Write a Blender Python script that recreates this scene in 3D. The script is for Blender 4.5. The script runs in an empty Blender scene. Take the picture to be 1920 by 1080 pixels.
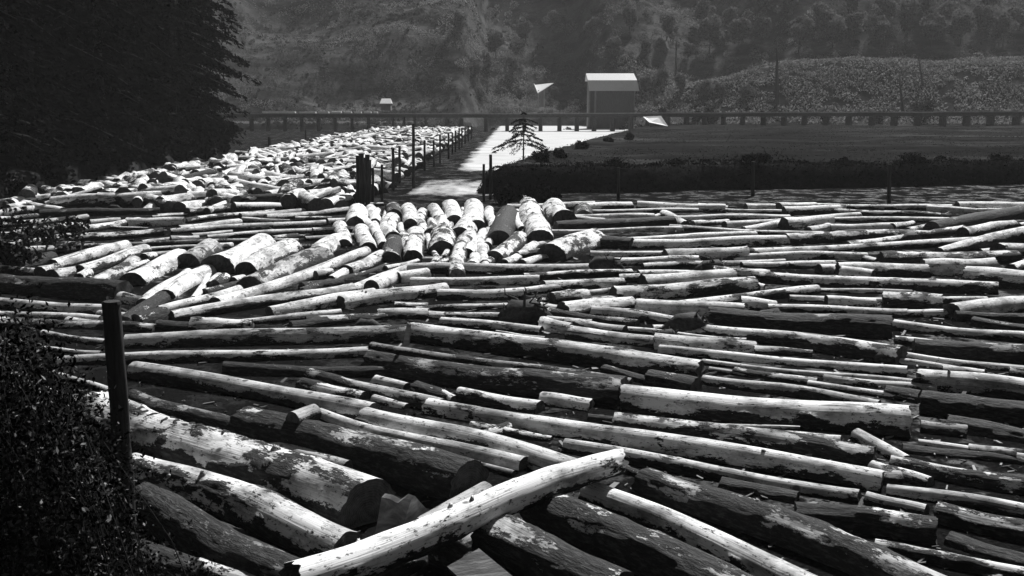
import bpy, math, random
import numpy as np
from mathutils import Vector, Matrix
rnd = random.Random(7)
R = math.radians

# ------------------------------------------------------------------ camera, sky, sun, exposure
sc = bpy.context.scene
CAM = Vector((0, 0, 6.5)); F = 1900.0; PITCH = math.atan(345 / F)
cd = bpy.data.cameras.new('camera'); cam = bpy.data.objects.new('camera', cd); sc.collection.objects.link(cam)
cam.location = CAM; cam.rotation_euler = (R(90) - PITCH, 0, 0)
cd.sensor_width = 36; cd.lens = 36 * F / 1920; cd.clip_end = 3000; cd.clip_start = 0.1
sc.camera = cam
SUN_EL, SUN_AZ = R(47), R(24)          # azimuth clockwise from +Y: behind the view, to the right
w = bpy.data.worlds.new('World'); sc.world = w; w.use_nodes = True
nt = w.node_tree; bg = nt.nodes['Background']
sky = nt.nodes.new('ShaderNodeTexSky'); sky.sky_type = 'NISHITA'; sky.sun_disc = False
sky.sun_elevation = SUN_EL; sky.sun_rotation = SUN_AZ; sky.air_density = .25; sky.dust_density = 0; sky.altitude = 200
bw = nt.nodes.new('ShaderNodeRGBToBW')  # the place is photographed in black and white
nt.links.new(sky.outputs[0], bw.inputs[0]); nt.links.new(bw.outputs[0], bg.inputs[0]); bg.inputs[1].default_value = 0.05
sl = bpy.data.lights.new('sun', 'SUN'); sl.energy = 5.0; sl.angle = R(0.5)
so = bpy.data.objects.new('sun', sl); sc.collection.objects.link(so)
sdir = Vector((math.sin(SUN_AZ) * math.cos(SUN_EL), math.cos(SUN_AZ) * math.cos(SUN_EL), math.sin(SUN_EL)))
so.rotation_euler = sdir.to_track_quat('Z', 'Y').to_euler(); so.location = (60, 60, 90)
sc.view_settings.view_transform = 'Standard'; sc.view_settings.look = 'None'
sc.view_settings.gamma = 1; sc.view_settings.exposure = 0.68

# ------------------------------------------------------------------ helpers
COL = sc.collection
FWD = Vector((0, math.cos(PITCH), -math.sin(PITCH))); UP = Vector((0, math.sin(PITCH), math.cos(PITCH)))
def ray(px, py): return FWD + Vector((1, 0, 0)) * ((px - 960) / F) + UP * ((540 - py) / F)
def at_z(px, py, z=0.0):
    d = ray(px, py); return CAM + d * ((z - CAM.z) / d.z)
def at_y(px, py, y):
    d = ray(px, py); return CAM + d * (y / d.y)
def depth(p): return (p - CAM).dot(FWD)
def proj(p):
    q = p - CAM; d = q.dot(FWD); return 960 + F * q.x / d, 540 - F * q.dot(UP) / d
def hash3(i, j, k, s):
    h = (i * 374761393 + j * 668265263 + k * 2147483647 + s * 1274126177) & 0xffffffff
    h = ((h ^ (h >> 13)) * 1274126177) & 0xffffffff
    return ((h ^ (h >> 16)) & 0xffffff) / float(0xffffff)
def vnoise(P, s=0):
    P = np.asarray(P, float); I = np.floor(P).astype(np.int64); f = P - I; f = f * f * (3 - 2 * f)
    out = 0
    for a in (0, 1):
        for b in (0, 1):
            for c in (0, 1):
                wt = (f[:, 0] if a else 1 - f[:, 0]) * (f[:, 1] if b else 1 - f[:, 1]) * (f[:, 2] if c else 1 - f[:, 2])
                out = out + wt * hash3(I[:, 0] + a, I[:, 1] + b, I[:, 2] + c, s)
    return out
def fbm(P, s=0, o=4):
    t = 0; a = .5; n = 0; P = np.asarray(P, float)
    for i in range(o): t = t + a * vnoise(P * 2 ** i, s + i * 17); n += a; a *= .5
    return t / n
def mesh(name, V, faces, attrs=None, mats=None, midx=None, smooth=True):
    """faces: list of (k-sided int arrays)"""
    m = bpy.data.meshes.new(name); V = np.asarray(V, np.float32)
    m.vertices.add(len(V)); m.vertices.foreach_set('co', V.ravel())
    L = []; T = []
    for f in faces:
        f = np.asarray(f, np.int32)
        if len(f) == 0: continue
        L.append(f.ravel()); T.append(np.full(len(f), f.shape[1], np.int32))
    L = np.concatenate(L); T = np.concatenate(T)
    m.loops.add(len(L)); m.loops.foreach_set('vertex_index', L)
    m.polygons.add(len(T)); st = np.concatenate([[0], np.cumsum(T)[:-1]]).astype(np.int32)
    m.polygons.foreach_set('loop_start', st); m.polygons.foreach_set('loop_total', T)
    m.polygons.foreach_set('use_smooth', np.full(len(T), smooth))
    for mt in (mats or []): m.materials.append(mt)
    if midx is not None: m.polygons.foreach_set('material_index', np.asarray(midx, np.int32))
    for k, a in (attrs or {}).items():
        a = np.asarray(a, np.float32)
        if a.ndim == 1: at = m.attributes.new(k, 'FLOAT', 'POINT'); at.data.foreach_set('value', a)
        else: at = m.attributes.new(k, 'FLOAT_VECTOR', 'POINT'); at.data.foreach_set('vector', a.ravel())
    m.update(calc_edges=True); m.validate(); return m
def link(name, data, parent=None, label=None, cat=None, group=None, kind=None):
    o = bpy.data.objects.new(name, data); COL.objects.link(o)
    if parent: o.parent = parent
    tag(o, label, cat, group, kind); return o
def tag(o, label=None, cat=None, group=None, kind=None):
    if label: o['label'] = label
    if cat: o['category'] = cat
    if group: o['group'] = group
    if kind: o['kind'] = kind
    return o

# ------------------------------------------------------------------ materials (all neutral greys)
class MT:
    def __init__(s, name, rough=.8, spec=.3):
        s.m = bpy.data.materials.new(name); s.m.use_nodes = True; s.t = s.m.node_tree
        s.b = s.t.nodes['Principled BSDF']; s.b.inputs['Roughness'].default_value = rough
        s.b.inputs['Specular IOR Level'].default_value = spec
    def n(s, t, **k):
        x = s.t.nodes.new('ShaderNode' + t)
        for a, v in k.items():
            if isinstance(a, str) and a.startswith('i_'): x.inputs[a[2:].replace('_', ' ')].default_value = v
            else: setattr(x, a, v)
        return x
    def l(s, a, b): s.t.links.new(a, b)
    def math(s, op, a, b=None, clamp=False):
        x = s.n('Math', operation=op, use_clamp=clamp)
        for i, v in enumerate((a, b)):
            if v is None: continue
            if isinstance(v, (int, float)): x.inputs[i].default_value = v
            else: s.l(v, x.inputs[i])
        return x.outputs[0]
    def noise(s, vec, scale, detail=4, rough=.55, mapping=None):
        if mapping:
            mp = s.n('Mapping'); mp.inputs['Scale'].default_value = mapping; s.l(vec, mp.inputs[0]); vec = mp.outputs[0]
        x = s.n('TexNoise'); x.inputs['Scale'].default_value = scale; x.inputs['Detail'].default_value = detail
        x.inputs['Roughness'].default_value = rough; s.l(vec, x.inputs['Vector']); return x.outputs[0]
    def ramp(s, fac, pts):
        x = s.n('ValToRGB'); e = x.color_ramp.elements
        while len(e) < len(pts): e.new(.5)
        for q, (p, v) in zip(e, pts): q.position = p; q.color = (v, v, v, 1)
        s.l(fac, x.inputs[0]); return x.outputs[0]
    def mix(s, f, a, b):
        x = s.n('Mix', data_type='FLOAT')
        for i, v in ((0, f), (2, a), (3, b)):
            if isinstance(v, (int, float)): x.inputs[i].default_value = v
            else: s.l(v, x.inputs[i])
        return x.outputs[0]
    def attr(s, n, vec=False):
        x = s.n('Attribute', attribute_name=n); return x.outputs['Vector' if vec else 'Fac']
    def bump(s, h, strength=.5, dist=.02):
        x = s.n('Bump'); x.inputs['Strength'].default_value = strength; x.inputs['Distance'].default_value = dist
        s.l(h, x.inputs['Height']); s.l(x.outputs[0], s.b.inputs['Normal']); return x
    def col(s, c): s.l(c, s.b.inputs['Base Color']); return s.m

def mat_wood():
    k = MT('weathered_log_surface', .75, .25)
    lc = k.attr('lc', True); bark = k.attr('bark'); tone = k.attr('tone')  # bark attribute also carries the painted underside shade
    n1 = k.noise(lc, 5, 6, .65, (.45, 1, 1))
    n0 = k.noise(lc, 2.2, 5, .7, (.5, 1, 1))
    bark_shade_mask = k.ramp(k.math('ADD', k.math('ADD', bark, k.math('MULTIPLY', k.math('SUBTRACT', n1, .5), 2.4)), k.math('ADD', k.math('MULTIPLY', k.math('SUBTRACT', n0, .5), 2.6), k.math('MULTIPLY', k.math('SUBTRACT', k.noise(lc, 24, 5, .75, (.35, 1, 1)), .5), 3.6))), [(.46, 0), (.54, 1)])
    st = k.noise(lc, 9, 4, .6, (.06, 1.6, 1.6)); gr = k.noise(lc, 28, 3, .6, (.03, 1.6, 1.6))
    big = k.noise(lc, .9, 4, .6)
    wood = k.math('MULTIPLY', k.math('MULTIPLY', tone, 1.38), k.math('ADD', .68, k.math('MULTIPLY', st, .62)))
    wood = k.math('MULTIPLY', wood, k.ramp(gr, [(.30, .5), (.42, 1)]))
    wood = k.math('MULTIPLY', wood, k.ramp(big, [(.32, .45), (.5, 1)]))
    vo = k.n('TexVoronoi'); vo.inputs['Scale'].default_value = 1.5; k.l(lc, vo.inputs['Vector'])
    wood = k.math('MULTIPLY', wood, k.ramp(vo.outputs['Distance'], [(.07, .2), (.13, 1)]))
    chk = k.noise(lc, 3.2, 5, .7, (.10, 1.5, 1.5))
    wood = k.math('MULTIPLY', wood, k.ramp(chk, [(.345, .2), (.38, 1)]))
    br = k.noise(lc, 16, 5, .7, (.3, 1.2, 1.2))
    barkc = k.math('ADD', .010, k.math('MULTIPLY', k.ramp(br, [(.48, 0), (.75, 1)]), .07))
    fl = k.noise(lc, 13, 5, .75, (.5, 1, 1))
    wood = k.math('MULTIPLY', wood, k.ramp(fl, [(.375, .12), (.43, 1)]))
    gs = k.noise(lc, 2.6, 6, .72, (.4, 1, 1))                        # grey inner bark and dried mud
    wood = k.math('MULTIPLY', wood, k.ramp(gs, [(.37, .36), (.43, .62), (.47, .68), (.53, 1)]))
    wood = k.math('MINIMUM', wood, .78)
    c = k.mix(bark_shade_mask, wood, barkc)
    h = k.mix(bark_shade_mask, k.math('MULTIPLY', gr, .3), k.math('ADD', .4, k.math('MULTIPLY', br, 2.2)))
    k.bump(h, .9, .035); return k.col(c)
def mat_end():
    k = MT('sawn_end_grain', .85, .15)
    lc = k.attr('lc', True)
    sp = k.n('SeparateXYZ'); k.l(lc, sp.inputs[0])
    r2 = k.math('SQRT', k.math('ADD', k.math('POWER', sp.outputs[1], 2), k.math('POWER', sp.outputs[2], 2)))
    wob = k.noise(lc, 4, 3)
    rg = k.math('SINE', k.math('MULTIPLY', k.math('ADD', r2, k.math('MULTIPLY', wob, .08)), 150))
    n = k.noise(lc, 7, 5, .7)
    c = k.math('ADD', k.math('MULTIPLY', k.ramp(n, [(.3, .025), (.75, .11)]), 1), k.math('MULTIPLY', rg, .012))
    k.bump(k.math('ADD', n, k.math('MULTIPLY', rg, .15)), .5, .02); return k.col(c)
def mat_simple(name, lo, hi, scale, stretch=None, rough=.85, b=.4, bd=.03, detail=6, coord='Object'):
    k = MT(name, rough, .2); tc = k.n('TexCoord'); n = k.noise(tc.outputs[coord], scale, detail, .65, stretch)
    k.bump(n, b, bd); return k.col(k.ramp(n, [(.3, lo), (.7, hi)]))
def mat_leaf(name, lo, hi, rough=.6, spec=.3, trans=0.0):
    k = MT(name, rough, spec); a = k.attr('shade')
    c = k.ramp(a, [(0, lo), (1, hi)])
    k.col(c)
    if trans:
        tr = k.n('BsdfTranslucent'); k.l(c, tr.inputs[0]); mx = k.n('MixShader'); mx.inputs[0].default_value = trans
        k.l(k.b.outputs[0], mx.inputs[1]); k.l(tr.outputs[0], mx.inputs[2])
        k.l(mx.outputs[0], k.t.nodes['Material Output'].inputs[0])
    return k.m
WOOD, END = mat_wood(), mat_end()
PILE = mat_simple('tarred_pile_wood', .012, .05, 14, (1, 1, .08), .8, .7, .03)
TIMBER = mat_simple('old_bridge_timber', .03, .09, 6, (.3, 1, 1))
RAILT = mat_simple('weathered_guard_timber', .12, .3, 6, (.3, 1, 1))
ROOTM = mat_simple('wet_root_wood', .01, .05, 9, None, .8, .8, .04)
PALE_ROOF = mat_simple('bleached_shingle_roof', .55, .8, 3, (1, 4, 1), .6, .4, .04)
GREY_ROOF = mat_simple('weathered_board_roof', .45, .65, 3, (5, 1, .4), .8, .5, .04)
BOARD = mat_simple('rough_board_wall', .12, .28, 3, (6, 6, .3), .85, .5, .03)
DARKB = mat_simple('dark_board_wall', .07, .18, 3, (6, 6, .3), .85, .5, .03)
TRUNK = mat_simple('tree_bark', .02, .07, 5, (1, 1, .2))
GREYW = mat_simple('grey_split_wood', .07, .26, 6, (.1, 1.5, 1.5), .8, .7, .03)

def mat_water():
    k = MT('river_water', .07, .5); tc = k.n('TexCoord'); o = tc.outputs['Object']
    k.b.inputs['Base Color'].default_value = (.008, .008, .008, 1); k.b.inputs['IOR'].default_value = 1.33
    n = k.math('ADD', k.noise(o, .9, 4, .6, (1, 2.2, 1)), k.math('MULTIPLY', k.noise(o, 5, 3), .25))
    k.bump(n, .10, .04)
    sc_ = k.ramp(k.noise(o, .55, 6, .7), [(.38, 0), (.5, 1)])       # dark matt bark scum, added to kill the water's reflections
    k.l(k.mix(sc_, .06, 1.0), k.b.inputs['Roughness']); k.l(k.mix(sc_, .3, .0), k.b.inputs['Specular IOR Level'])
    c2 = k.ramp(k.noise(o, 14, 4, .7), [(.4, .003), (.75, .02)]); k.l(k.mix(sc_, .004, c2), k.b.inputs['Base Color'])
    return k.m
def mat_film(name='pale_water_glint', lo=.36, hi=.62):  # default tones paint the channel's glint as a matt pale colour
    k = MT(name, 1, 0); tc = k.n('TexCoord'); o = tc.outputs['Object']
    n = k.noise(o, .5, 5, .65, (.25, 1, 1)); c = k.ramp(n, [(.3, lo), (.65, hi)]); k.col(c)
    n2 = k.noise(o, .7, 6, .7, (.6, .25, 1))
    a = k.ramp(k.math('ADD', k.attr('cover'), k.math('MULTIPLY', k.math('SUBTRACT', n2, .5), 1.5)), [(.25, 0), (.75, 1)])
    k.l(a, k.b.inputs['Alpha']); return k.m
def mat_ground():
    k = MT('grass_and_mud', 1, 0); tc = k.n('TexCoord'); o = tc.outputs['Object']
    n = k.noise(o, .12, 6, .7, (.3, .8, 1)); f = k.noise(o, 2.2, 5, .7)
    n = k.math('ADD', n, k.math('MULTIPLY', k.attr('dry'), .15))
    c = k.math('MULTIPLY', k.ramp(n, [(.35, .010), (.52, .022), (.62, .05), (.72, .10)]), k.ramp(f, [(.3, .5), (.7, 1.3)]))
    k.bump(f, .8, .15); return k.col(c)

# ------------------------------------------------------------------ terrain
def smooth(a, b, x): t = np.clip((x - a) / (b - a), 0, 1); return t * t * (3 - 2 * t)
def height(x, y):
    x = np.asarray(x, float); y = np.asarray(y, float)
    P = np.stack([x, y, np.zeros_like(x)], -1).reshape(-1, 3)
    n1 = (fbm(P / 5.0, 3) - .5).reshape(x.shape); n2 = (fbm(P / 35.0, 9, 5) - .5).reshape(x.shape); n3 = (fbm(P / 90.0, 19, 3) - .5).reshape(x.shape)
    z = np.full(x.shape, -2.5)
    # near bank under the photographer
    nb = 5.0 - .57 * y - .02 * np.maximum(x, 0); nb = np.where(x < -3.5, nb + smooth(-3.5, -7, x) * 2.2, nb)
    z = np.maximum(z, np.where(y < 16, np.minimum(nb, 5.2), -2.5))
    # left wooded bank
    xl = -30.5 - np.maximum(y - 122, 0) * .75 - np.maximum(48 - y, 0) * .2; xl = np.maximum(xl, -82) + n1 * 2.5
    e = smooth(0, 2.5, xl - x) * 3.2 + np.maximum(xl - x, 0) * .22
    z = np.maximum(z, np.where(y > 18, -2.5 + e + smooth(0, 1, xl - x) * .6, -2.5))
    # right bank and the flat meadow behind it
    yf = 74 + .22 * x + n1 * 2; xb = -4 + (y - 72) * .195 + n1 * 2.5
    dd = np.minimum(y - yf, (x - xb) * 1.2)
    rb = -2.5 + smooth(-1.0, 1.6, dd) * 4.3 + smooth(4, 60, dd) * .1 - smooth(60, 160, y - 74) * .5 + n1 * .5 * smooth(0, 3, dd) + n2 * .8 * smooth(2, 12, dd)
    z = np.maximum(z, np.where(dd > -1.5, rb, -2.5))
    # foot of the hills beyond the trestle, with the channel bending away behind it
    foot = 262 + 45 * smooth(32, 20, x) * smooth(-16, -8, x)
    lf = -2.5 + smooth(0, 7, y - foot) * 3.8
    z = np.maximum(z, lf)
    s = np.maximum(y - 288 - 22 * smooth(32, 20, x) * smooth(-16, -8, x), 0)
    bl = smooth(-30, -8, x); ridge = 4.0 * np.sin((2 * x + y) / 30.0 + 5 * n3) * bl + 2.4 * np.sin((y - .4 * x) / 10.0 + 7 * n3) * (1 - bl) + 11 * n2 + 14 * n3
    hill = s * .62 + ridge * smooth(0, 22, s)
    bank = smooth(262, 300, y) * 17.0 * smooth(22, 74, x + n2 * 30) * (1 + .3 * n2)
    hr = bank + np.maximum(y - 318, 0) * .62 + ridge * smooth(318, 350, y)
    tr = smooth(30, 60, x)
    z = z + hill * (1 - tr) + hr * tr
    lh = np.maximum(-x - 85, 0) * .4 * smooth(120, 200, y); z = z + lh
    return z
xs = np.concatenate([np.arange(-460, -70, 8), np.arange(-70, 70, 1.1), np.arange(70, 461, 6)])
ys = np.concatenate([np.arange(-40, 0, 4), np.arange(0, 130, 1.0), np.arange(130, 400, 2.6), np.arange(400, 760, 12)])
X, Y = np.meshgrid(xs, ys); Z = height(X, Y)
V = np.stack([X, Y, Z], -1).reshape(-1, 3); nxg = len(xs); nyg = len(ys)
ii = (np.arange(nyg - 1)[:, None] * nxg + np.arange(nxg - 1)).ravel()
Q = np.stack([ii, ii + 1, ii + 1 + nxg, ii + nxg], -1)
link('terrain', mesh('terrain', V, [Q], {'dry': smooth(285, 300, V[:, 1])}, mats=[mat_ground()]), kind='structure')
link('river', mesh('river', [(-300, -40, 0), (300, -40, 0), (300, 345, 0), (-300, 345, 0)], [[(0, 1, 2, 3)]], mats=[mat_water()]), kind='structure')
def hz(x, y): return float(height(np.array([x]), np.array([y]))[0])
# bright water of the open channel: glint and dark bands painted as a pale film
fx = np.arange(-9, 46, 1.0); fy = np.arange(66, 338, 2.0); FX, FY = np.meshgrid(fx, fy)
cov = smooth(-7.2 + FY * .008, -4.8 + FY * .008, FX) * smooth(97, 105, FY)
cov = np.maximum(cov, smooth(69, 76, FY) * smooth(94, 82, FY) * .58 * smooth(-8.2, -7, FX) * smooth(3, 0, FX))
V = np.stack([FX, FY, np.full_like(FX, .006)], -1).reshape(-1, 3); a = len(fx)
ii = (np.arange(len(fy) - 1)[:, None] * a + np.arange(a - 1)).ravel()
link('channel_glint', mesh('channel_glint', V, [np.stack([ii, ii + 1, ii + 1 + a, ii + a], -1)], {'cover': cov.ravel()}, [mat_film()]), kind='structure')
fx = np.arange(22, 120, 1.5); fy = np.arange(60, 80, .5); FX, FY = np.meshgrid(fx, fy)  # thin patchy grey film over the water by the right bank
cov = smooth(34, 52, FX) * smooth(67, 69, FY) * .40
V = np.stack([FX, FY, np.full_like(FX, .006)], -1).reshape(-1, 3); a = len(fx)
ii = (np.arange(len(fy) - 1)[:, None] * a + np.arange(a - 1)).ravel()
link('bankside_film', mesh('bankside_film', V, [np.stack([ii, ii + 1, ii + 1 + a, ii + a], -1)], {'cover': cov.ravel()}, [mat_film('thin_grey_film', .07, .16)]), kind='structure')

# ------------------------------------------------------------------ logs
def tube(pts, rad, nu=10, seed=0, rough=.06, cap=True):
    """tapered bent tube through pts with radii rad"""
    rs = np.random.RandomState(seed); pts = [np.array(p, float) for p in pts]; V = []
    for i, p in enumerate(pts):
        d = pts[min(i + 1, len(pts) - 1)] - pts[max(i - 1, 0)]; d /= np.linalg.norm(d) + 1e-9
        e1 = np.cross(d, [0.0, 1, 0] if abs(d[1]) < .8 else [1.0, 0, 0]); e1 /= np.linalg.norm(e1); e2 = np.cross(d, e1)
        for j in range(nu):
            a = j / nu * 2 * np.pi; V.append(p + (e1 * np.cos(a) + e2 * np.sin(a)) * rad[i] * (1 + rough * rs.randn()))
    Q = [(i * nu + j, i * nu + (j + 1) % nu, (i + 1) * nu + (j + 1) % nu, (i + 1) * nu + j) for i in range(len(pts) - 1) for j in range(nu)]
    T = []
    if cap:
        V.append(pts[0]); V.append(pts[-1]); a, b = len(V) - 2, len(V) - 1; k = (len(pts) - 1) * nu
        T = [((j + 1) % nu, j, a) for j in range(nu)] + [(k + j, k + (j + 1) % nu, b) for j in range(nu)]
    return np.array(V), np.array(Q), np.array(T).reshape(-1, 3)
ROOTM0 = mat_simple('dark_cut_wood', .008, .03, 9)
def log_arrays(L, r1, r2, nu, nx, bark, tone, seed, bow=0.0, jag=0.0, lumpy=.15):
    rs = np.random.RandomState(seed % 99991)
    t = np.linspace(0, 1, nx + 1); th = np.linspace(0, 2 * np.pi, nu, endpoint=False)
    T, A = np.meshgrid(t, th, indexing='ij'); x = (T - .5) * L; r0 = r1 + (r2 - r1) * T; off = rs.rand(3) * 60
    C, S = np.cos(A), np.sin(A)
    Pn = np.stack([x / 2.2 + off[0], C * r0 / .8 + off[1], S * r0 / .8 + off[2]], -1).reshape(-1, 3)
    lump = (fbm(Pn, seed % 50, 3) - .5).reshape(T.shape)
    Pm = np.stack([x / .62 + off[1], C * r0 / .27 + off[2], S * r0 / .27 + off[0]], -1).reshape(-1, 3)
    mk = fbm(Pm, 5 + seed % 40, 4).reshape(T.shape)
    low = .5 - .5 * S                                             # shade of the undersides, put into the bark mask as more dark bark
    bark_shade = (mk - (.83 - .62 * bark) + (.7 + 1.1 * rs.rand()) * (.55 if bark < .09 else 1) * np.clip(low - .20, 0, 1)) / .19 + .3      # signed: above .5 dark bark, which also paints the underside shade
    m = np.clip(bark_shade, 0, 1)
    Pf = np.stack([x / .35 + off[2], C * r0 / .07 + off[0], S * r0 / .07 + off[1]], -1).reshape(-1, 3)
    fr = (vnoise(Pf, 3) - .5).reshape(T.shape)
    th_b = min(.035, r1 * .09)
    r = r0 * (1 + lumpy * lump) + m * th_b * (1 + 1.3 * fr) + (1 - m) * fr * r0 * .015
    if jag: x = x + (jag * r0 * (fr * 1.6 + lump * 2)) * (smooth(.93, 1, T) - smooth(.07, 0, T))
    w1, w2 = rs.rand(2) * 6.28
    cy = bow * L * np.sin(np.pi * T) + .012 * L * np.sin(T * 5 + w1) * min(1, 6 / L); cz = .006 * L * np.sin(T * 6 + w2) * min(1, 6 / L)
    V = np.stack([x, cy + C * r, cz + S * r], -1)
    lc = np.stack([x + off[0], C * r0 + off[1], S * r0 + off[2]], -1)
    i = np.arange(nx)[:, None] * nu; j = np.arange(nu); k = (j + 1) % nu
    Q = np.stack([i + j, i + nu + j, i + nu + k, i + k], -1).reshape(-1, 4)[:, ::-1]
    return V, lc, np.clip(bark_shade, -2.5, 3.5), Q, (cy, cz, off)
def end_arrays(V, cyz, which, seed, rough=.03):
    ring = V[-1] if which else V[0]; c = ring.mean(0); nu = len(ring); rs = np.random.RandomState(seed)
    P = [ring]; sg = 1 if which else -1
    for f in (.8, .5, .22):
        q = c + (ring - c) * f; q = q + np.stack([rs.randn(nu) * rough * .4 * np.linalg.norm(ring[0] - c) , np.zeros(nu), np.zeros(nu)], -1); P.append(q)
    P = np.concatenate(P + [c[None]]); Q = []; j = np.arange(nu); k = (j + 1) % nu
    for q in range(3): Q.append(np.stack([q * nu + j, q * nu + k, (q + 1) * nu + k, (q + 1) * nu + j], -1))
    T = np.stack([3 * nu + j, 3 * nu + k, np.full(nu, 4 * nu)], -1); Q = np.concatenate(Q)
    if which == 0: Q = Q[:, ::-1]; T = T[:, ::-1]
    lc = P - c; lc[:, 0] = seed % 37
    return P, lc, Q, T
class Log:
    def __init__(s, p1, p2, r1, r2, bark=.3, tone=.55, label=None, group=None, name='floating_log', bow=0, hi=False, stubs=0, jag=.2, lumpy=.24):
        s.lumpy = lumpy; bow = bow or rnd.gauss(0, .009)
        s.p1, s.p2, s.r1, s.r2, s.bark, s.tone, s.label, s.group, s.name, s.bow, s.hi, s.stubs, s.jag = p1, p2, r1, r2, bark, tone, label, group, name, bow, hi, stubs, jag
        a, b = proj(p1), proj(p2); s.dep = max(1, min(depth(p1), depth(p2)))
        s.size = (math.hypot(a[0] - b[0], a[1] - b[1]) + 2 * r1 * F / s.dep) * 2 * max(r1, r2) * F / s.dep
        s.a, s.b = a, b
LOGS = []
def px_log(x1, y1, x2, y2, d1, d2=None, bark=.3, tone=.55, label=None, dz=0.0, sub=.3, k=1.12, **kw):
    d2 = d2 or d1; r = [.3, .3]; P = [None, None]
    for it in range(4):
        for i, (x, y, d) in enumerate(((x1, y1, d1), (x2, y2, d2))):
            z = (dz[i] if isinstance(dz, tuple) else dz) + sub * r[i]
            P[i] = at_z(x, y, z); r[i] = max(.05, k * d * depth(P[i]) / (2 * F))
    l = Log(P[0], P[1], r[0], r[1], bark, tone, label, **kw); LOGS.append(l); return l

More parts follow.
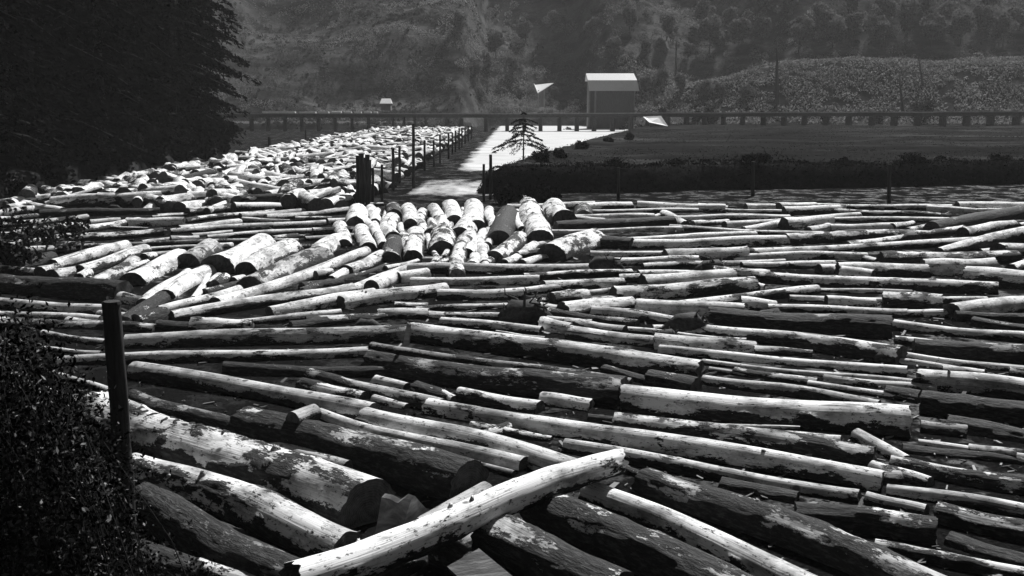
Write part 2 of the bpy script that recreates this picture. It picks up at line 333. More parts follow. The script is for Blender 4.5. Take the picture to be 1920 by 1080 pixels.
# --- traced logs: (x1,y1,x2,y2,d1,d2,bark,tone,label,extras)
G = 'logs floating in the pond'
traced = [
 (185,785,680,965,88,116,.46,.52,'huge log by the leaning post, axe-nicked along its pale top, black sawn end facing right',dict(stubs=2)),
 (255,880,655,1035,62,78,.42,.5,'ragged log just below the huge nicked log, a short stub rising from its lit ridge',dict(stubs=2)),
 (262,950,600,1115,66,80,.92,.2,'dark mossy barked log at the bottom left, beside the foot of the leaning post',{}),
 (370,1066,520,1110,34,40,.5,.5,'short pale-topped log cut by the bottom edge, under the mossy barked log',{}),
 (252,748,455,812,30,34,.75,.25,'thin dark log running right from the leaning post, above the huge nicked log',{}),
 (440,803,652,882,26,30,.35,.4,'narrow grey-topped log squeezed above the huge nicked log',{}),
 (462,800,880,915,66,84,.82,.4,'thick black-barked log with a rounded butt, ending right at a dark domed sawn end',{}),
 (258,697,700,780,34,42,.12,.42,'long smooth grey log leaving the leaning post with a tapered left tip',dict(bow=.012)),
 (690,785,1085,885,44,46,.2,.48,'smooth log with a dark oval knot hole, right end tucked under the white crossing log',{}),
 (598,776,980,876,22,34,.08,.5,'slim peeled log with an upturned left tip, by the knot-holed log',dict(bow=-.03)),
 (610,800,965,890,10,13,.2,.35,'very thin grey pole lying along the lower side of the slim peeled log',{}),
 (548,1085,1163,866,66,42,.10,.8,'bright white log lying across the others in the foreground',dict(dz=(.45,.5),jag=.6,stubs=3,lumpy=.55)),
 (788,990,912,922,34,36,.3,.3,'grey split log lying parallel behind the bright white crossing log',dict(dz=.1)),
 (920,1003,1160,1125,80,86,.62,.45,'stout barked log coming out from under the crossing log, white stripe along its ridge',{}),
 (1012,950,1400,1130,74,84,.78,.45,'dark barked log with a few white bald patches, right of the stout striped log',{}),
 (1108,922,1560,1130,44,62,.14,.55,'long peeled log with lengthwise cracks, running to the bottom edge right of the crossing log',{}),
 (1215,905,1800,1130,58,76,.62,.35,'long patchy grey log with an obliquely cut pale left tip',dict(stubs=1)),
 (1057,838,1610,935,28,30,.3,.42,'slender log starting just above the right tip of the crossing log',{}),
 (1625,935,1737,962,26,28,.3,.42,'short pale log piece between the slender log and the right-hand raft',{}),
 (585,705,830,765,24,30,.45,.35,'grey thin log above the long smooth grey log, meeting the longest pale log',{}),
 (805,762,1655,905,34,44,.16,.6,'longest pale log, spotted at its sawn right end',dict(stubs=1)),
 (1168,752,1702,800,54,62,.12,.66,'broad clean white log with a slanting dark right end',dict(stubs=0)),
 (700,652,1185,722,18,20,.5,.25,'thin weathered grey log lying above the dark mossy log',{}),
 (690,686,1168,745,44,58,.72,.3,'dark mossy log with a black root knot on top and thin white streaks',{}),
 (770,628,1315,698,42,46,.34,.55,'long log with a triangular dark right end, a split upright slab at its left',{}),
 (235,642,765,630,32,38,.4,.35,'thick shadowed log reaching from the post to the upright split slab',{}),
 (108,680,690,662,22,26,.2,.5,'straight log passing behind the post, sawn off square at its right end',{}),
 (420,694,860,704,24,24,.8,.25,'half-sunken dark log below the square-sawn straight log',{}),
 (-60,568,198,584,18,19,.12,.45,'smooth pole from the left edge ending at the top of the post',{}),
 (-40,590,190,602,14,14,.2,.5,'second pole from the left edge, just below the smooth one',{}),
 (-60,530,232,556,38,44,.85,.35,'fat dark log with pale flecks at the left edge, above the two poles',{}),
 (80,628,196,645,14,14,.3,.4,'short pale pole left of the post, showing above the bush',{}),
 (80,655,190,664,10,11,.2,.45,'thin bright stick of a log left of the post, below the short pale pole',{}),
 (82,690,210,738,12,14,.25,.4,'slanting pole left of the post, half hidden by the bush',{}),
 (25,705,190,775,16,18,.5,.35,'lowest slanting pole showing through the bush left of the post',{}),
 (250,535,335,487,42,36,.2,.6,'barrel-like notched log with a dark hollow end, right above the post',dict(k=1.2, sub=.02)),
 (272,572,352,514,24,22,.06,.6,'smooth pale log pointing at the post, second below the barrel-like log',dict(k=1.2, sub=.02)),
 (312,560,392,508,32,30,.08,.62,'smooth white log with a half-round black end and one knot near it',dict(k=1.2, sub=.02)),
 (348,500,395,470,42,40,.4,.35,'stubby log with a pointed black end between the barrel-like log and the broad white one',dict(sub=.0)),
 (408,512,490,468,56,48,.05,.64,'broad white log with a wide dark domed end',dict(k=1.2, sub=.02)),
 (460,512,540,470,40,44,.35,.5,'log with a flat black end just right of the broad white log',dict(sub=.0)),
 (465,545,600,490,46,50,.5,.35,'grey mottled log with a large black end above the long pale pole',dict(sub=-.05)),
 (570,500,630,455,40,34,.15,.62,'short very white log left of the bunched logs',dict(sub=.0)),
 (100,498,235,462,24,22,.15,.58,'bleached log pointing left, first of two side by side above the fat dark log',{}),
 (150,508,275,470,22,24,.25,.55,'bleached log pointing left, second of two side by side above the fat dark log',{}),
 (405,572,690,472,26,18,.08,.62,'long pale pole slanting up to the right below the black log ends',dict(stubs=1)),
 (320,596,660,545,26,26,.3,.55,'spotted log with a flat black left end, below the long pale pole',{}),
 (300,584,450,545,14,16,.2,.55,'narrow pale log wedged between the black ends and the spotted log',{}),
 (630,552,768,502,20,16,.1,.6,'pale pole slanting up to meet the left end of the straight boundary log',{}),
 (505,588,700,555,26,30,.2,.62,'bright lumpy log right of the spotted log',dict(stubs=2)),
 (640,572,835,545,32,30,.2,.62,'white knotty log with three dark knots in the middle of the pond',dict(stubs=3)),
 (455,606,640,588,12,14,.3,.5,'thin whitish log above the thick shadowed log',{}),
 (765,506,1115,508,18,20,.2,.55,'straight boundary log lying in front of the bunched logs',{}),
 (770,531,1010,528,15,16,.1,.62,'clean white log with a round right end, below the straight boundary log',{}),
 (820,556,985,554,24,26,.1,.6,'thick white log with a shadowed underside, below the clean round-ended one',{}),
 (985,548,1072,540,14,17,.1,.6,'short white log continuing right of the thick white one',{}),
 (780,582,965,574,10,12,.5,.5,'thin broken log left of the jagged branch clump',{}),
 (835,592,1110,606,12,14,.35,.5,'thin log just below the jagged branch clump',{}),
 (828,604,1015,622,15,16,.12,.6,'pale log with a square left end above the long log with the triangular end',{}),
 (930,624,1022,636,8,9,.1,.55,'short stick tight above the long log with the triangular end',{}),
 (1020,590,1195,612,18,16,.5,.5,'speckled ragged log right of the jagged branch clump',{}),
 (1060,606,1172,622,16,16,.3,.45,'grey log with a rounded right end among dark brush',{}),
 (1175,620,1400,640,12,11,.15,.6,'thin white log right of the round-ended grey one',{}),
 (1150,557,1412,540,34,34,.5,.62,'big dark-sided log with a bright line along its top, left of the ragged-barked log',{}),
 (1082,552,1160,544,9,10,.1,.55,'short thin pole touching the big dark-sided log',{}),
 (1090,568,1195,560,14,14,.4,.5,'small pale broken log below the big dark-sided log',{}),
 (1425,524,1870,545,26,28,.38,.62,'ragged-barked long white log with a saw-toothed dark underside',{}),
 (1470,545,1710,548,8,8,.1,.6,'thin white pole just under the ragged-barked long log',{}),
 (1480,562,1850,566,11,11,.15,.6,'long thin white pole with dark nicks, second under the ragged-barked log',{}),
 (1440,580,1700,590,16,18,.3,.62,'frayed white log above the big black block of a log',{}),
 (1330,600,1672,622,38,46,.97,.2,'big black barked log ending in a square dark block',{}),
 (1872,573,1960,568,16,18,.02,.7,'brilliant white stub of a log at the right edge',{}),
 (1792,596,1960,602,16,18,.7,.25,'dark grey log at the right edge below the brilliant white stub',{}),
 (1660,590,1792,590,14,14,.3,.6,'short blotched white log left of the dark grey one at the right edge',{}),
 (1675,612,1960,640,22,24,.3,.6,'white-topped log with a bright square left end near the right edge',{}),
 (1712,655,1960,672,36,40,.85,.4,'heavy black log at the right edge with one pale corner',{}),
 (1692,668,1960,700,14,14,.12,.6,'thin white log running to the right edge under the heavy black log',{}),
 (1322,618,1690,672,18,36,.4,.64,'log that thickens to the right, white torn patches along its back',{}),
 (1238,657,1702,700,17,22,.06,.64,'straight white log with a pale visible sawn end',{}),
 (1318,680,1720,722,11,13,.12,.52,'thin grey-white log just below the straight white log',{}),
 (1515,722,1716,750,16,15,.3,.6,'short ragged white log above the broad clean white log',{}),
 (1318,712,1650,762,22,24,.35,.42,'dull grey log right of the triangular dark end',{}),
 (1330,694,1470,712,10,11,.3,.5,'small white scrap of a log by the triangular dark end',{}),
 (1722,715,1960,742,46,50,.22,.55,'splintered shredded log at the right edge, white and fibrous',dict(jag=.6,stubs=2)),
 (1728,760,1960,790,44,52,.95,.15,'black log in shade beneath the shredded log',{}),
 (1726,802,1812,812,24,26,.3,.32,'short grey log chunk right of the slanting dark end',{}),
 (1722,832,1960,866,16,18,.12,.55,'thin pale log leading from the slanting dark end to the right edge',{}),
 (1815,846,1905,858,26,28,.4,.5,'short fat pale chunk near the right edge',{}),
 (1668,872,1960,920,32,36,.5,.52,'half-barked log with a bright left end beyond the spotted sawn end',{}),
 (1662,920,1960,965,26,30,.14,.48,'smooth grey log running right from the spotted sawn end',{}),
 (1490,968,1755,1000,46,54,.8,.5,'black-barked log with one pale capped left end at the lower right',{}),
 (1757,966,1960,1010,40,46,.5,.5,'log with a round pale left end at the lower right edge',{}),
 (1640,1025,1960,1085,26,30,.45,.5,'narrow log with a bright back in the bottom right corner',{}),
 (862,742,1012,768,28,30,.3,.62,'short white mottled log lying alone above the longest pale log',{}),
 (1155,790,1640,858,32,38,.6,.6,'rough log with black scalloped bark patches, below the broad clean white log',{}),
 (1185,787,1500,805,9,9,.1,.45,'thin grey strip of a log along the lower side of the broad clean white log',{}),
 (1040,428,1262,418,18,18,.95,.2,'long black log right of the bunched logs, far side',{}),
 (1028,436,1300,431,9,9,.06,.62,'thin white pole below the long black log',{}),
 (1110,398,1310,396,9,9,.2,.6,'outermost thin log behind the long black log',{}),
 (1262,411,1480,409,11,11,.12,.66,'white log continuing right of the long black log',{}),
 (1335,394,1480,399,7,7,.1,.6,'outermost thin white pole in the middle of the far raft edge',{}),
 (1180,461,1480,454,18,18,.1,.66,'bright straight log right of the black block',{}),
 (1130,458,1185,462,26,26,.95,.15,'black block of a log right of the biggest pale log',{}),
 (1525,389,1784,393,11,13,.35,.62,'log on the far raft edge with a bright ring-like right end',{}),
 (1560,398,1765,408,12,12,.55,.55,'mottled log just inside the far raft edge',{}),
 (1480,414,1790,414,10,10,.1,.64,'long thin white log of the far raft, right half',{}),
 (1555,430,1680,428,14,14,.06,.68,'short bright log among the far raft logs',{}),
 (1745,432,1960,392,26,30,.88,.2,'thick black log slanting up to the right edge',{}),
 (1825,396,1960,394,7,7,.1,.6,'thin white pole on the far raft edge at the far right',{}),
 (1385,478,1835,455,20,18,.25,.66,'long tapering white log pointing at the slanting pale pole',{}),
 (1758,474,1980,422,15,22,.14,.62,'pale pole slanting up across the others at the right edge',dict(dz=.3)),
 (1130,494,1310,490,17,15,.2,.64,'white log left of the upturned root piece',{}),
 (1372,484,1625,482,14,14,.12,.64,'white log right of the upturned root piece',{}),
 (1390,500,1565,498,14,14,.12,.64,'second white log right of the upturned root piece',{}),
 (1650,492,1905,488,32,32,.62,.6,'big dark-bellied log with a white fan-shaped patch at its left end',{}),
 (-20,404,135,386,14,12,.15,.5,'pale log on the shore line at the far left edge',{}),
 (95,392,252,352,14,16,.3,.45,'grey log lying along the dark wooded shore',{}),
 (75,404,300,398,15,13,.85,.2,'dark straight log below the pale shore-line log',{}),
 (320,436,610,420,12,12,.15,.58,'long pale log left of the bunched logs, first of three almost level ones',{}),
 (388,446,592,433,10,10,.1,.6,'thin bright log, second of three almost level ones left of the bunched logs',{}),
 (160,462,560,452,9,9,.5,.35,'thin grey log, third of three almost level ones left of the bunched logs',{}),
]
for t in traced:
    kw = dict(t[9]); kw.setdefault('k', 1.4 if t[4] < 20 and t[1] < 620 else 1.14); px_log(*t[:6], bark=t[6], tone=t[7], label=t[8], **kw)
ORD = ['first', 'second', 'third', 'fourth', 'fifth', 'sixth', 'seventh', 'eighth', 'ninth', 'tenth', 'eleventh', 'twelfth', 'thirteenth', 'fourteenth', 'fifteenth', 'sixteenth', 'seventeenth', 'eighteenth', 'nineteenth', 'twentieth', 'twenty-first', 'twenty-second']
# logs bunched end-on below the pile cluster: near end, far end, diameter
back = [(665,424,668,398,38,.1),(702,422,697,394,22,.05),(740,408,738,394,30,.6),(771,424,767,392,30,.15),(795,436,790,398,20,.3),(822,416,815,394,26,.15),
        (854,420,844,390,34,.05),(894,430,886,390,38,.1),(924,428,918,394,20,.1),(957,420,952,400,24,.3),(998,405,992,388,38,.3),(1056,417,1036,394,48,.15),(1096,410,1092,396,34,.65)]
front = [(645,462,640,426,30,.12),(690,470,680,436,32,.1),(735,452,733,416,34,.12),(735,488,738,456,36,.7),(776,486,777,440,38,.2),(828,446,826,416,32,.25),
         (832,474,829,444,50,.3),(862,446,885,420,44,.1),(877,482,879,442,32,.12),(903,478,905,436,20,.2),(938,456,955,408,46,.85),(925,488,972,452,36,.4),
         (945,496,1004,462,22,.04),(1012,456,996,404,52,.22),(1030,486,1115,456,62,.3)]
for nm, row in (('back', back), ('front', front)):
    for i, (a, b, c, d, dd, bk) in enumerate(row):
        px_log(a, b, c, d, dd * .92, dd * .88, bark=bk + .14, tone=.66 if bk < .5 else .4, lumpy=.28, sub=.05, dz=.0 if nm == 'front' else .06, k=1.08,
               label=f'{ORD[i]} stubby log from the left in the {nm} row of logs bunched end-on', group='logs bunched end-on below the pile cluster')
NTR = len(LOGS)

# --- fill logs where the photograph shows more of them between the traced ones
OC = np.zeros((270, 480), bool)           # 4 px cells of the frame, only used to find gaps between logs
def cells(l, k=1.0):
    (x1, y1), (x2, y2) = l.a, l.b; n = max(2, int(math.hypot(x2 - x1, y2 - y1) / 4)); out = set()
    for i in range(n + 1):
        t = i / n; x = x1 + (x2 - x1) * t; y = y1 + (y2 - y1) * t; rr = k * (l.r1 + (l.r2 - l.r1) * t) * F / l.dep
        dx, dy = x2 - x1, y2 - y1; q = math.hypot(dx, dy) + 1e-6; nx_, ny_ = -dy / q, dx / q
        for j in range(-int(rr // 4) , int(rr // 4) + 1):
            cx, cy = int((x + nx_ * j * 4) // 4), int((y + ny_ * j * 4) // 4)
            if 0 <= cx < 480 and 0 <= cy < 270: out.add((cy, cx))
    return out
def mark(l):
    for c in cells(l, .9): OC[c] = True
for l in LOGS: mark(l)
SEG = np.array([[*l.a, *l.b] for l in LOGS])
def near_angle(x, y):
    mx, my = (SEG[:, 0] + SEG[:, 2]) / 2, (SEG[:, 1] + SEG[:, 3]) / 2
    t = np.clip(((x - SEG[:, 0]) * (SEG[:, 2] - SEG[:, 0]) + (y - SEG[:, 1]) * (SEG[:, 3] - SEG[:, 1])) / ((SEG[:, 2] - SEG[:, 0]) ** 2 + (SEG[:, 3] - SEG[:, 1]) ** 2 + 1), 0, 1)
    d = np.hypot(x - SEG[:, 0] - t * (SEG[:, 2] - SEG[:, 0]), (y - SEG[:, 1] - t * (SEG[:, 3] - SEG[:, 1])) * 2.0)
    d[11] += 500
    i = int(d.argmin()); s = SEG[i]; return math.atan2(s[3] - s[1], s[2] - s[0]), d[i]
def fill(zone, tries, lmin, lmax, dmin, dmax, barks, tones, ang=None, label='', group='', maxc=.35, sub=.1, dz=(0, 0), jit=.045):
    n = 0
    for _ in range(tries):
        x = rnd.uniform(zone[0], zone[2]); y = rnd.uniform(zone[1], zone[3])
        a = (near_angle(x, y)[0] if ang is None else ang) + rnd.gauss(0, jit)
        p = at_z(x, y, 0); dep = depth(p); Lpx = rnd.uniform(lmin, lmax); rm = rnd.uniform(dmin, dmax) / 2
        d = 2 * rm * F / dep; b = rnd.choice(barks); dx, dy = math.cos(a) * Lpx / 2, math.sin(a) * Lpx / 2
        if y - abs(dy) < zone[1] - 3: continue
        l = px_log(x - dx, y - dy, x + dx, y + dy, d, d * rnd.uniform(.65, 1.1), bark=b, tone=rnd.uniform(*tones), label=label, group=group, sub=sub, dz=rnd.uniform(*dz), k=1)
        c = cells(l, .8)
        if not c or sum(OC[q] for q in c) > maxc * len(c): LOGS.pop(); continue
        mark(l); n += 1
    return n
W = (.45, .66)
c1 = fill((1010, 389, 1930, 420), 3500, 50, 280, .45, .85, [.04, .08, .15, .3], (.6, .78), ang=.0, maxc=.6, label='pale thin log floating level in the far part of the right-hand raft', group='level logs of the far right raft', sub=.4)
c2 = fill((1030, 420, 1930, 600), 6000, 50, 300, .4, .95, [.06, .1, .2, .3, .5], (.5, .75), maxc=.62, label='log floating among many others in the middle of the right-hand raft', group='level logs of the middle right raft', sub=.3)
c3 = fill((0, 386, 640, 480), 2500, 30, 200, .25, .75, [.1, .2, .4, .6], W, ang=-.07, maxc=.6, label='log floating left of the bunched end-on logs', group='logs of the left raft', sub=.3)
c4 = fill((0, 480, 700, 620), 900, 50, 240, .3, .8, [.3, .5, .7, .9], (.4, .55), maxc=.55, label='dark half-sunken log among the left raft', group='half-sunken logs at the left', sub=.0)
c5 = fill((620, 590, 1930, 760), 3500, 50, 300, .25, .75, [.2, .3, .4, .6, .9], (.4, .65), maxc=.6, label='half-sunken log between the long floating ones', group='half-sunken logs between the long ones', sub=.0)
c6 = fill((240, 740, 1930, 1085), 900, 120, 420, .3, .85, [.8, .9, .97], (.25, .4), maxc=.4, label='dark sunken log showing between the foreground logs', group='sunken logs between the foreground ones', sub=-.35)
c7 = fill((0, 395, 1930, 545), 4500, 16, 90, .25, .65, [.08, .15, .3, .5], (.5, .75), label='short broken log', group='short broken logs', maxc=.62, sub=.5, jit=.22)
c9 = fill((600, 545, 1930, 680), 3000, 18, 110, .25, .6, [.2, .3, .5, .7], (.5, .75), label='short broken log', group='short broken logs', maxc=.62, sub=.5, jit=.22)
c8 = fill((900, 600, 1930, 900), 900, 40, 160, .15, .4, [.3, .5, .8], (.4, .6), label='short broken log', group='short broken logs', maxc=.6, sub=.2, jit=.2)
print('fill', c7, c8, c1, c2, c3, c4, c5, c6)
# --- the jam in the channel between the wooded shore and the row of piles
taken = []
jam = []
y = 63.0
while y < 246:
    x = -31.0
    while x < -9.6:
        xx = x + rnd.uniform(-.5, .5); yy = y + rnd.uniform(-1.2, 1.2)
        yaw = rnd.gauss(-.25, .5) + (.0 if rnd.random() < .85 else 1.2); L = rnd.uniform(1.4, 4.6); r = rnd.uniform(.2, .56)
        z = rnd.uniform(-.1, .85); tl = rnd.gauss(.04, .10)
        d = Vector((math.sin(yaw) * math.cos(tl), math.cos(yaw) * math.cos(tl), math.sin(tl)))
        c = Vector((xx, yy, z))
        p1, p2 = c - d * L / 2, c + d * L / 2
        if max(p1.x, p2.x) < -9.3 + r * 0:
            jam.append(Log(p1, p2, r, r * rnd.uniform(.85, 1.05), rnd.choice([.05, .1, .15, .25, .35, .7]), rnd.uniform(.55, .75), 'short log in the jam packed between the wooded shore and the row of piles', 'logs of the far jam', jag=.15))
        x += rnd.uniform(.75, 1.2)
    y += rnd.uniform(1.1, 1.6)
LOGS += jam
MAXIND = 296
def relabel(l):
    mx, my = (l.a[0] + l.b[0]) / 2, (l.a[1] + l.b[1]) / 2; best = None
    for t in LOGS[:NTR]:
        h = (t.label or '').split(',')[0]
        if t.group or not 3 <= len(h.split()) <= 9 or ' of three' in h: continue
        q = min(1, max(0, ((mx - t.a[0]) * (t.b[0] - t.a[0]) + (my - t.a[1]) * (t.b[1] - t.a[1])) / ((t.a[0] - t.b[0]) ** 2 + (t.a[1] - t.b[1]) ** 2)))
        dx, dy = mx - t.a[0] - q * (t.b[0] - t.a[0]), my - t.a[1] - q * (t.b[1] - t.a[1]); d = math.hypot(dx, dy * 1.5)
        if best is None or d < best[0]: best = (d, h, dx, dy)
    d, h, dx, dy = best; rel = ('right of' if dx > 0 else 'left of') if abs(dx) > 1.5 * abs(dy) and abs(dx) > 25 else ('below' if dy > 0 else 'above')
    dist = ('touching, ' if d < 22 else ('' if d < 55 else 'well '))
    l.label = f"{'thick' if l.r1 > .27 else 'thin'} {'dark' if l.bark > .45 else 'pale'} log {'close ' if d < 22 else ('well ' if d > 55 else '')}{rel} the {h}"
for l in LOGS[NTR:len(LOGS) - len(jam)]: relabel(l)
order = sorted(range(NTR, len(LOGS)), key=lambda i: -LOGS[i].size)
ind = set(range(NTR)) | set(order[:MAXIND - NTR])
dup = {}
for i in sorted(ind - set(range(NTR)), key=lambda i: LOGS[i].a[0]):
    if 'in the jam packed' not in LOGS[i].label: dup.setdefault(LOGS[i].label, []).append(i)
for lb, q in dup.items():
    if len(q) > 1:
        for j, i in enumerate(q):
            if len(lb.split()) <= 12: LOGS[i].label = f'{lb}, {ORD[j]} from left'
            else: LOGS[i].label = ' '.join((f'{ORD[j]} ' + lb.replace(' close ', ' ')).split()[:16]) if len(lb.split()) <= 15 else lb
mass = []
def basis(l):
    d = (l.p2 - l.p1); L = d.length; q = d.to_track_quat('X', 'Z'); return L, q, (l.p1 + l.p2) / 2
for i, l in enumerate(LOGS):
    L, q, mid = basis(l); px = F / l.dep; dpx = 2 * max(l.r1, l.r2) * px; lp = max(math.hypot(l.a[0] - l.b[0], l.a[1] - l.b[1]), L * px * .4)
    if i in ind: nu = int(min(56, max(12, dpx * .9))); nx = int(min(260, max(8, lp / (4 if dpx > 30 else 5))))
    else: nu, nx = 10, 5
    roll = (i * 2.399) % 6.28
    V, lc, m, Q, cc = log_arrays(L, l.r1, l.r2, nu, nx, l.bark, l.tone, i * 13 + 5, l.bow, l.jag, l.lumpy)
    if i not in ind:
        M = np.array((Matrix.Translation(mid) @ q.to_matrix().to_4x4()))
        P = [V.reshape(-1, 3)]; LCs = [lc.reshape(-1, 3)]; B = [m.ravel()]; qs = [Q]; ts = []; mi = [np.zeros(len(Q))]; o = len(P[0]); tm = []
        for wch in (0, 1):
            ep, el, eq, et = end_arrays(V, cc, wch, i); P.append(ep); LCs.append(el); B.append(np.zeros(len(ep))); qs.append(eq + o); ts.append(et + o); mi.append(np.ones(len(eq))); tm.append(np.ones(len(et))); o += len(ep)
        P = np.concatenate(P); P = P @ M[:3, :3].T + M[:3, 3]
        mass.append((P, np.concatenate(LCs), np.concatenate(B), np.full(len(P), l.tone), np.concatenate(qs), np.concatenate(ts), np.concatenate(mi), np.concatenate(tm)))
        continue
    root = link(l.name, None, None, l.label, 'log', l.group)
    root.location = mid; root.rotation_mode = 'QUATERNION'; root.rotation_quaternion = q
    n = V.shape[0] * V.shape[1]
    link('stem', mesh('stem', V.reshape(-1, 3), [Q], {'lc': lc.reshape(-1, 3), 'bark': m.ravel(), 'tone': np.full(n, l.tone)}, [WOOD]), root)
    for wch in (0, 1):
        ep, el, eq, et = end_arrays(V, cc, wch, i)
        link('cut_end', mesh('cut_end', ep, [eq, et], {'lc': el}, [END]), root)
    if i == 0:                                                    # axe nicks across the pale back
        rs = random.Random(5)
        for t in (.20, .235, .27, .31, .335, .37, .41, .45, .48, .53):
            a0 = rs.uniform(.9, 1.5); a1 = a0 + rs.uniform(.35, .6); A = []
            for q_ in range(5):
                a_ = a0 + (a1 - a0) * q_ / 4; tt = t + .02 * q_ / 4; ix = int(tt * nx); c0 = V[ix].mean(0); jx = int(a_ / 6.2832 * nu) % nu
                A.append(c0 + (V[ix][jx] - c0) * 1.0)
            NV, NQ, NT = tube(A, [.008, .03, .034, .03, .008], 7, i, .1)
            link('axe_nick', mesh('axe_nick', NV, [NQ, NT], mats=[ROOTM0]), root)
    rs = random.Random(i)
    for s in range(l.stubs):
        t = rs.uniform(.15, .85); ix = int(t * nx); a_ = rs.uniform(.15, .85) * math.pi; rr = l.r1 + (l.r2 - l.r1) * t
        c0 = V[ix].mean(0); h = rr * rs.uniform(.12, .3); br = rr * rs.uniform(.12, .2); lean = rs.uniform(-.3, .6)
        SV, SL = [], []
        ax = np.array([lean, math.cos(a_), math.sin(a_)]); ax /= np.linalg.norm(ax); e1 = np.cross(ax, [1, 0, 0]); e1 /= np.linalg.norm(e1); e2 = np.cross(ax, e1)
        for k_, (hh, w_) in enumerate(((rr * .8, 1.5), (rr * 1.03, 1.05), (rr + h * .6, .8), (rr + h, .55))):
            for j in range(9):
                an = j / 9 * 6.283; jj = hh + (rs.uniform(-.2, .2) * h if k_ == 3 else 0)
                SV.append(c0 + ax * jj + (e1 * math.cos(an) + e2 * math.sin(an)) * br * w_ * rs.uniform(.85, 1.15))
        SV.append(c0 + ax * (rr + h * .85)); fq = [(k_ * 9 + j, k_ * 9 + (j + 1) % 9, (k_ + 1) * 9 + (j + 1) % 9, (k_ + 1) * 9 + j) for k_ in range(3) for j in range(9)]
        ft = [(27 + j, 27 + (j + 1) % 9, 36) for j in range(9)]
        link('branch_stub', mesh('branch_stub', SV, [fq, ft], {'lc': np.array(SV), 'bark': np.full(37, .25), 'tone': np.full(37, l.tone)}, [WOOD]), root)
print('logs', len(LOGS), 'mass', len(mass))
o = 0; PV, PL, PB, PT, PQ, PTr, MI, MTi = [], [], [], [], [], [], [], []
for (P, a, b, t, q, tr, mi, tm) in mass:
    PV.append(P); PL.append(a); PB.append(b); PT.append(t); PQ.append(q + o); PTr.append(tr + o); MI.append(mi); MTi.append(tm); o += len(P)
if mass:
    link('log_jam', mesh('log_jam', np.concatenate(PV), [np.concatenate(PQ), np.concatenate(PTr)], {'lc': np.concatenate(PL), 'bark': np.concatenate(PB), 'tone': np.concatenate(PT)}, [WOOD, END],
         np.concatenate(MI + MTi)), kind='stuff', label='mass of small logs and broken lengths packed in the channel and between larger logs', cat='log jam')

# ------------------------------------------------------------------ generic solid builders
def box(c, s, rot=0, tilt=0):
    x, y, z = [v / 2 for v in s]; P = np.array([(a * x, b * y, d * z) for d in (-1, 1) for b in (-1, 1) for a in (-1, 1)])
    M = np.array(Matrix.Rotation(rot, 3, 'Z') @ Matrix.Rotation(tilt, 3, 'Y')); P = P @ M.T + np.array(c)
    return P, np.array([(0, 2, 3, 1), (4, 5, 7, 6), (0, 1, 5, 4), (2, 6, 7, 3), (0, 4, 6, 2), (1, 3, 7, 5)]), np.zeros((0, 3), int)
def merge(parts):
    V, Q, T, o = [], [], [], 0
    for v, q, t in parts: V.append(v); Q.append(np.asarray(q).reshape(-1, 4) + o); T.append(np.asarray(t, int).reshape(-1, 3) + o); o += len(v)
    return np.concatenate(V), [np.concatenate(Q), np.concatenate(T)]
def solid(name, parts, mat, parent=None, smooth_=False, **kw):
    V, Fc = merge(parts); return link(name, mesh(name, V, Fc, mats=[mat], smooth=smooth_), parent, **kw)

# ------------------------------------------------------------------ piles
def pile(x, yb, yt, wpx, label, group=None, xt=None, name='boom_pile'):
    p = at_z(x, yb, 0); t = at_y(xt if xt is not None else x, yt, p.y); r = wpx * depth(p) / F / 2; root = link(name, None, None, label, 'pile', group); root.location = (p.x, p.y, 0)
    h = t.z; lx = t.x - p.x; n = 14; s = int(x * 7 + yb); rs = random.Random(s)
    pts = [(lx * k / n + rs.gauss(0, r * .05), rs.gauss(0, r * .05), -1.5 + (h + 1.5) * k / n) for k in range(n + 1)]
    solid('shaft', [tube(pts, [r * (1.08 - .16 * k / n) for k in range(n + 1)], 20, s, .035, False)], PILE, root, True)
    V, Q, T = tube([(lx - lx * .001, 0, h - .03), (lx, 0, h + .01)], [r * .93, r * .86], 20, s, .05)
    solid('top_face', [(V, Q, T)], PILE, root)
    return root
pile(241, 1040, 566, 34, 'tall dark post leaning slightly left in the foreground beside the bush', xt=210, name='mooring_post')
cl = [(671,386,292,8),(678,387,288,10),(684,385,296,9),(689,389,290,9),(693,384,300,7)]
for i, (a, b, c, d) in enumerate(cl): pile(a, b, c, d, f'{ORD[i]} pile from the left in the tight cluster at the near end', 'piles in the tight cluster')
rw = [(699,384,315,5),(716,384,309,5),(737,357,278,6),(749,344,274,5),(775,353,232,6),(796,320,263,4.5),(813,313,263,4),(825,306,253,4),(841,298,250,4),(848,290,250,3),(854,285,245,3.5),(861,280,240,3),(866,276,240,3),(872,270,238,3),(878,265,236,3),(884,260,236,3)]
for i, (a, b, c, d) in enumerate(rw): pile(a, b, c, d, f'{ORD[i]} single pile along the channel, counting away from the tight cluster', 'row of single piles along the jam')
pile(907, 378, 308, 5, 'shorter of the two piles standing at the tip of the right bank', 'pair of piles'); pile(920, 374, 290, 6, 'taller of the two piles standing at the tip of the right bank', 'pair of piles')
pile(505, 287, 257, 6, 'stout pile in the dark water behind the jam, near the wooded shore'); pile(573, 272, 244, 3, 'thin pile in the dark water behind the jam')
pile(1160, 376, 314, 6, 'faint pile in front of the dark bank, left of the other two', 'piles in front of the dark bank')
pile(1412, 368, 303, 7, 'faint pile in front of the dark bank, between the other two', 'piles in front of the dark bank'); pile(1668, 386, 308, 7, 'faint pile in front of the dark bank, right of the other two', 'piles in front of the dark bank')

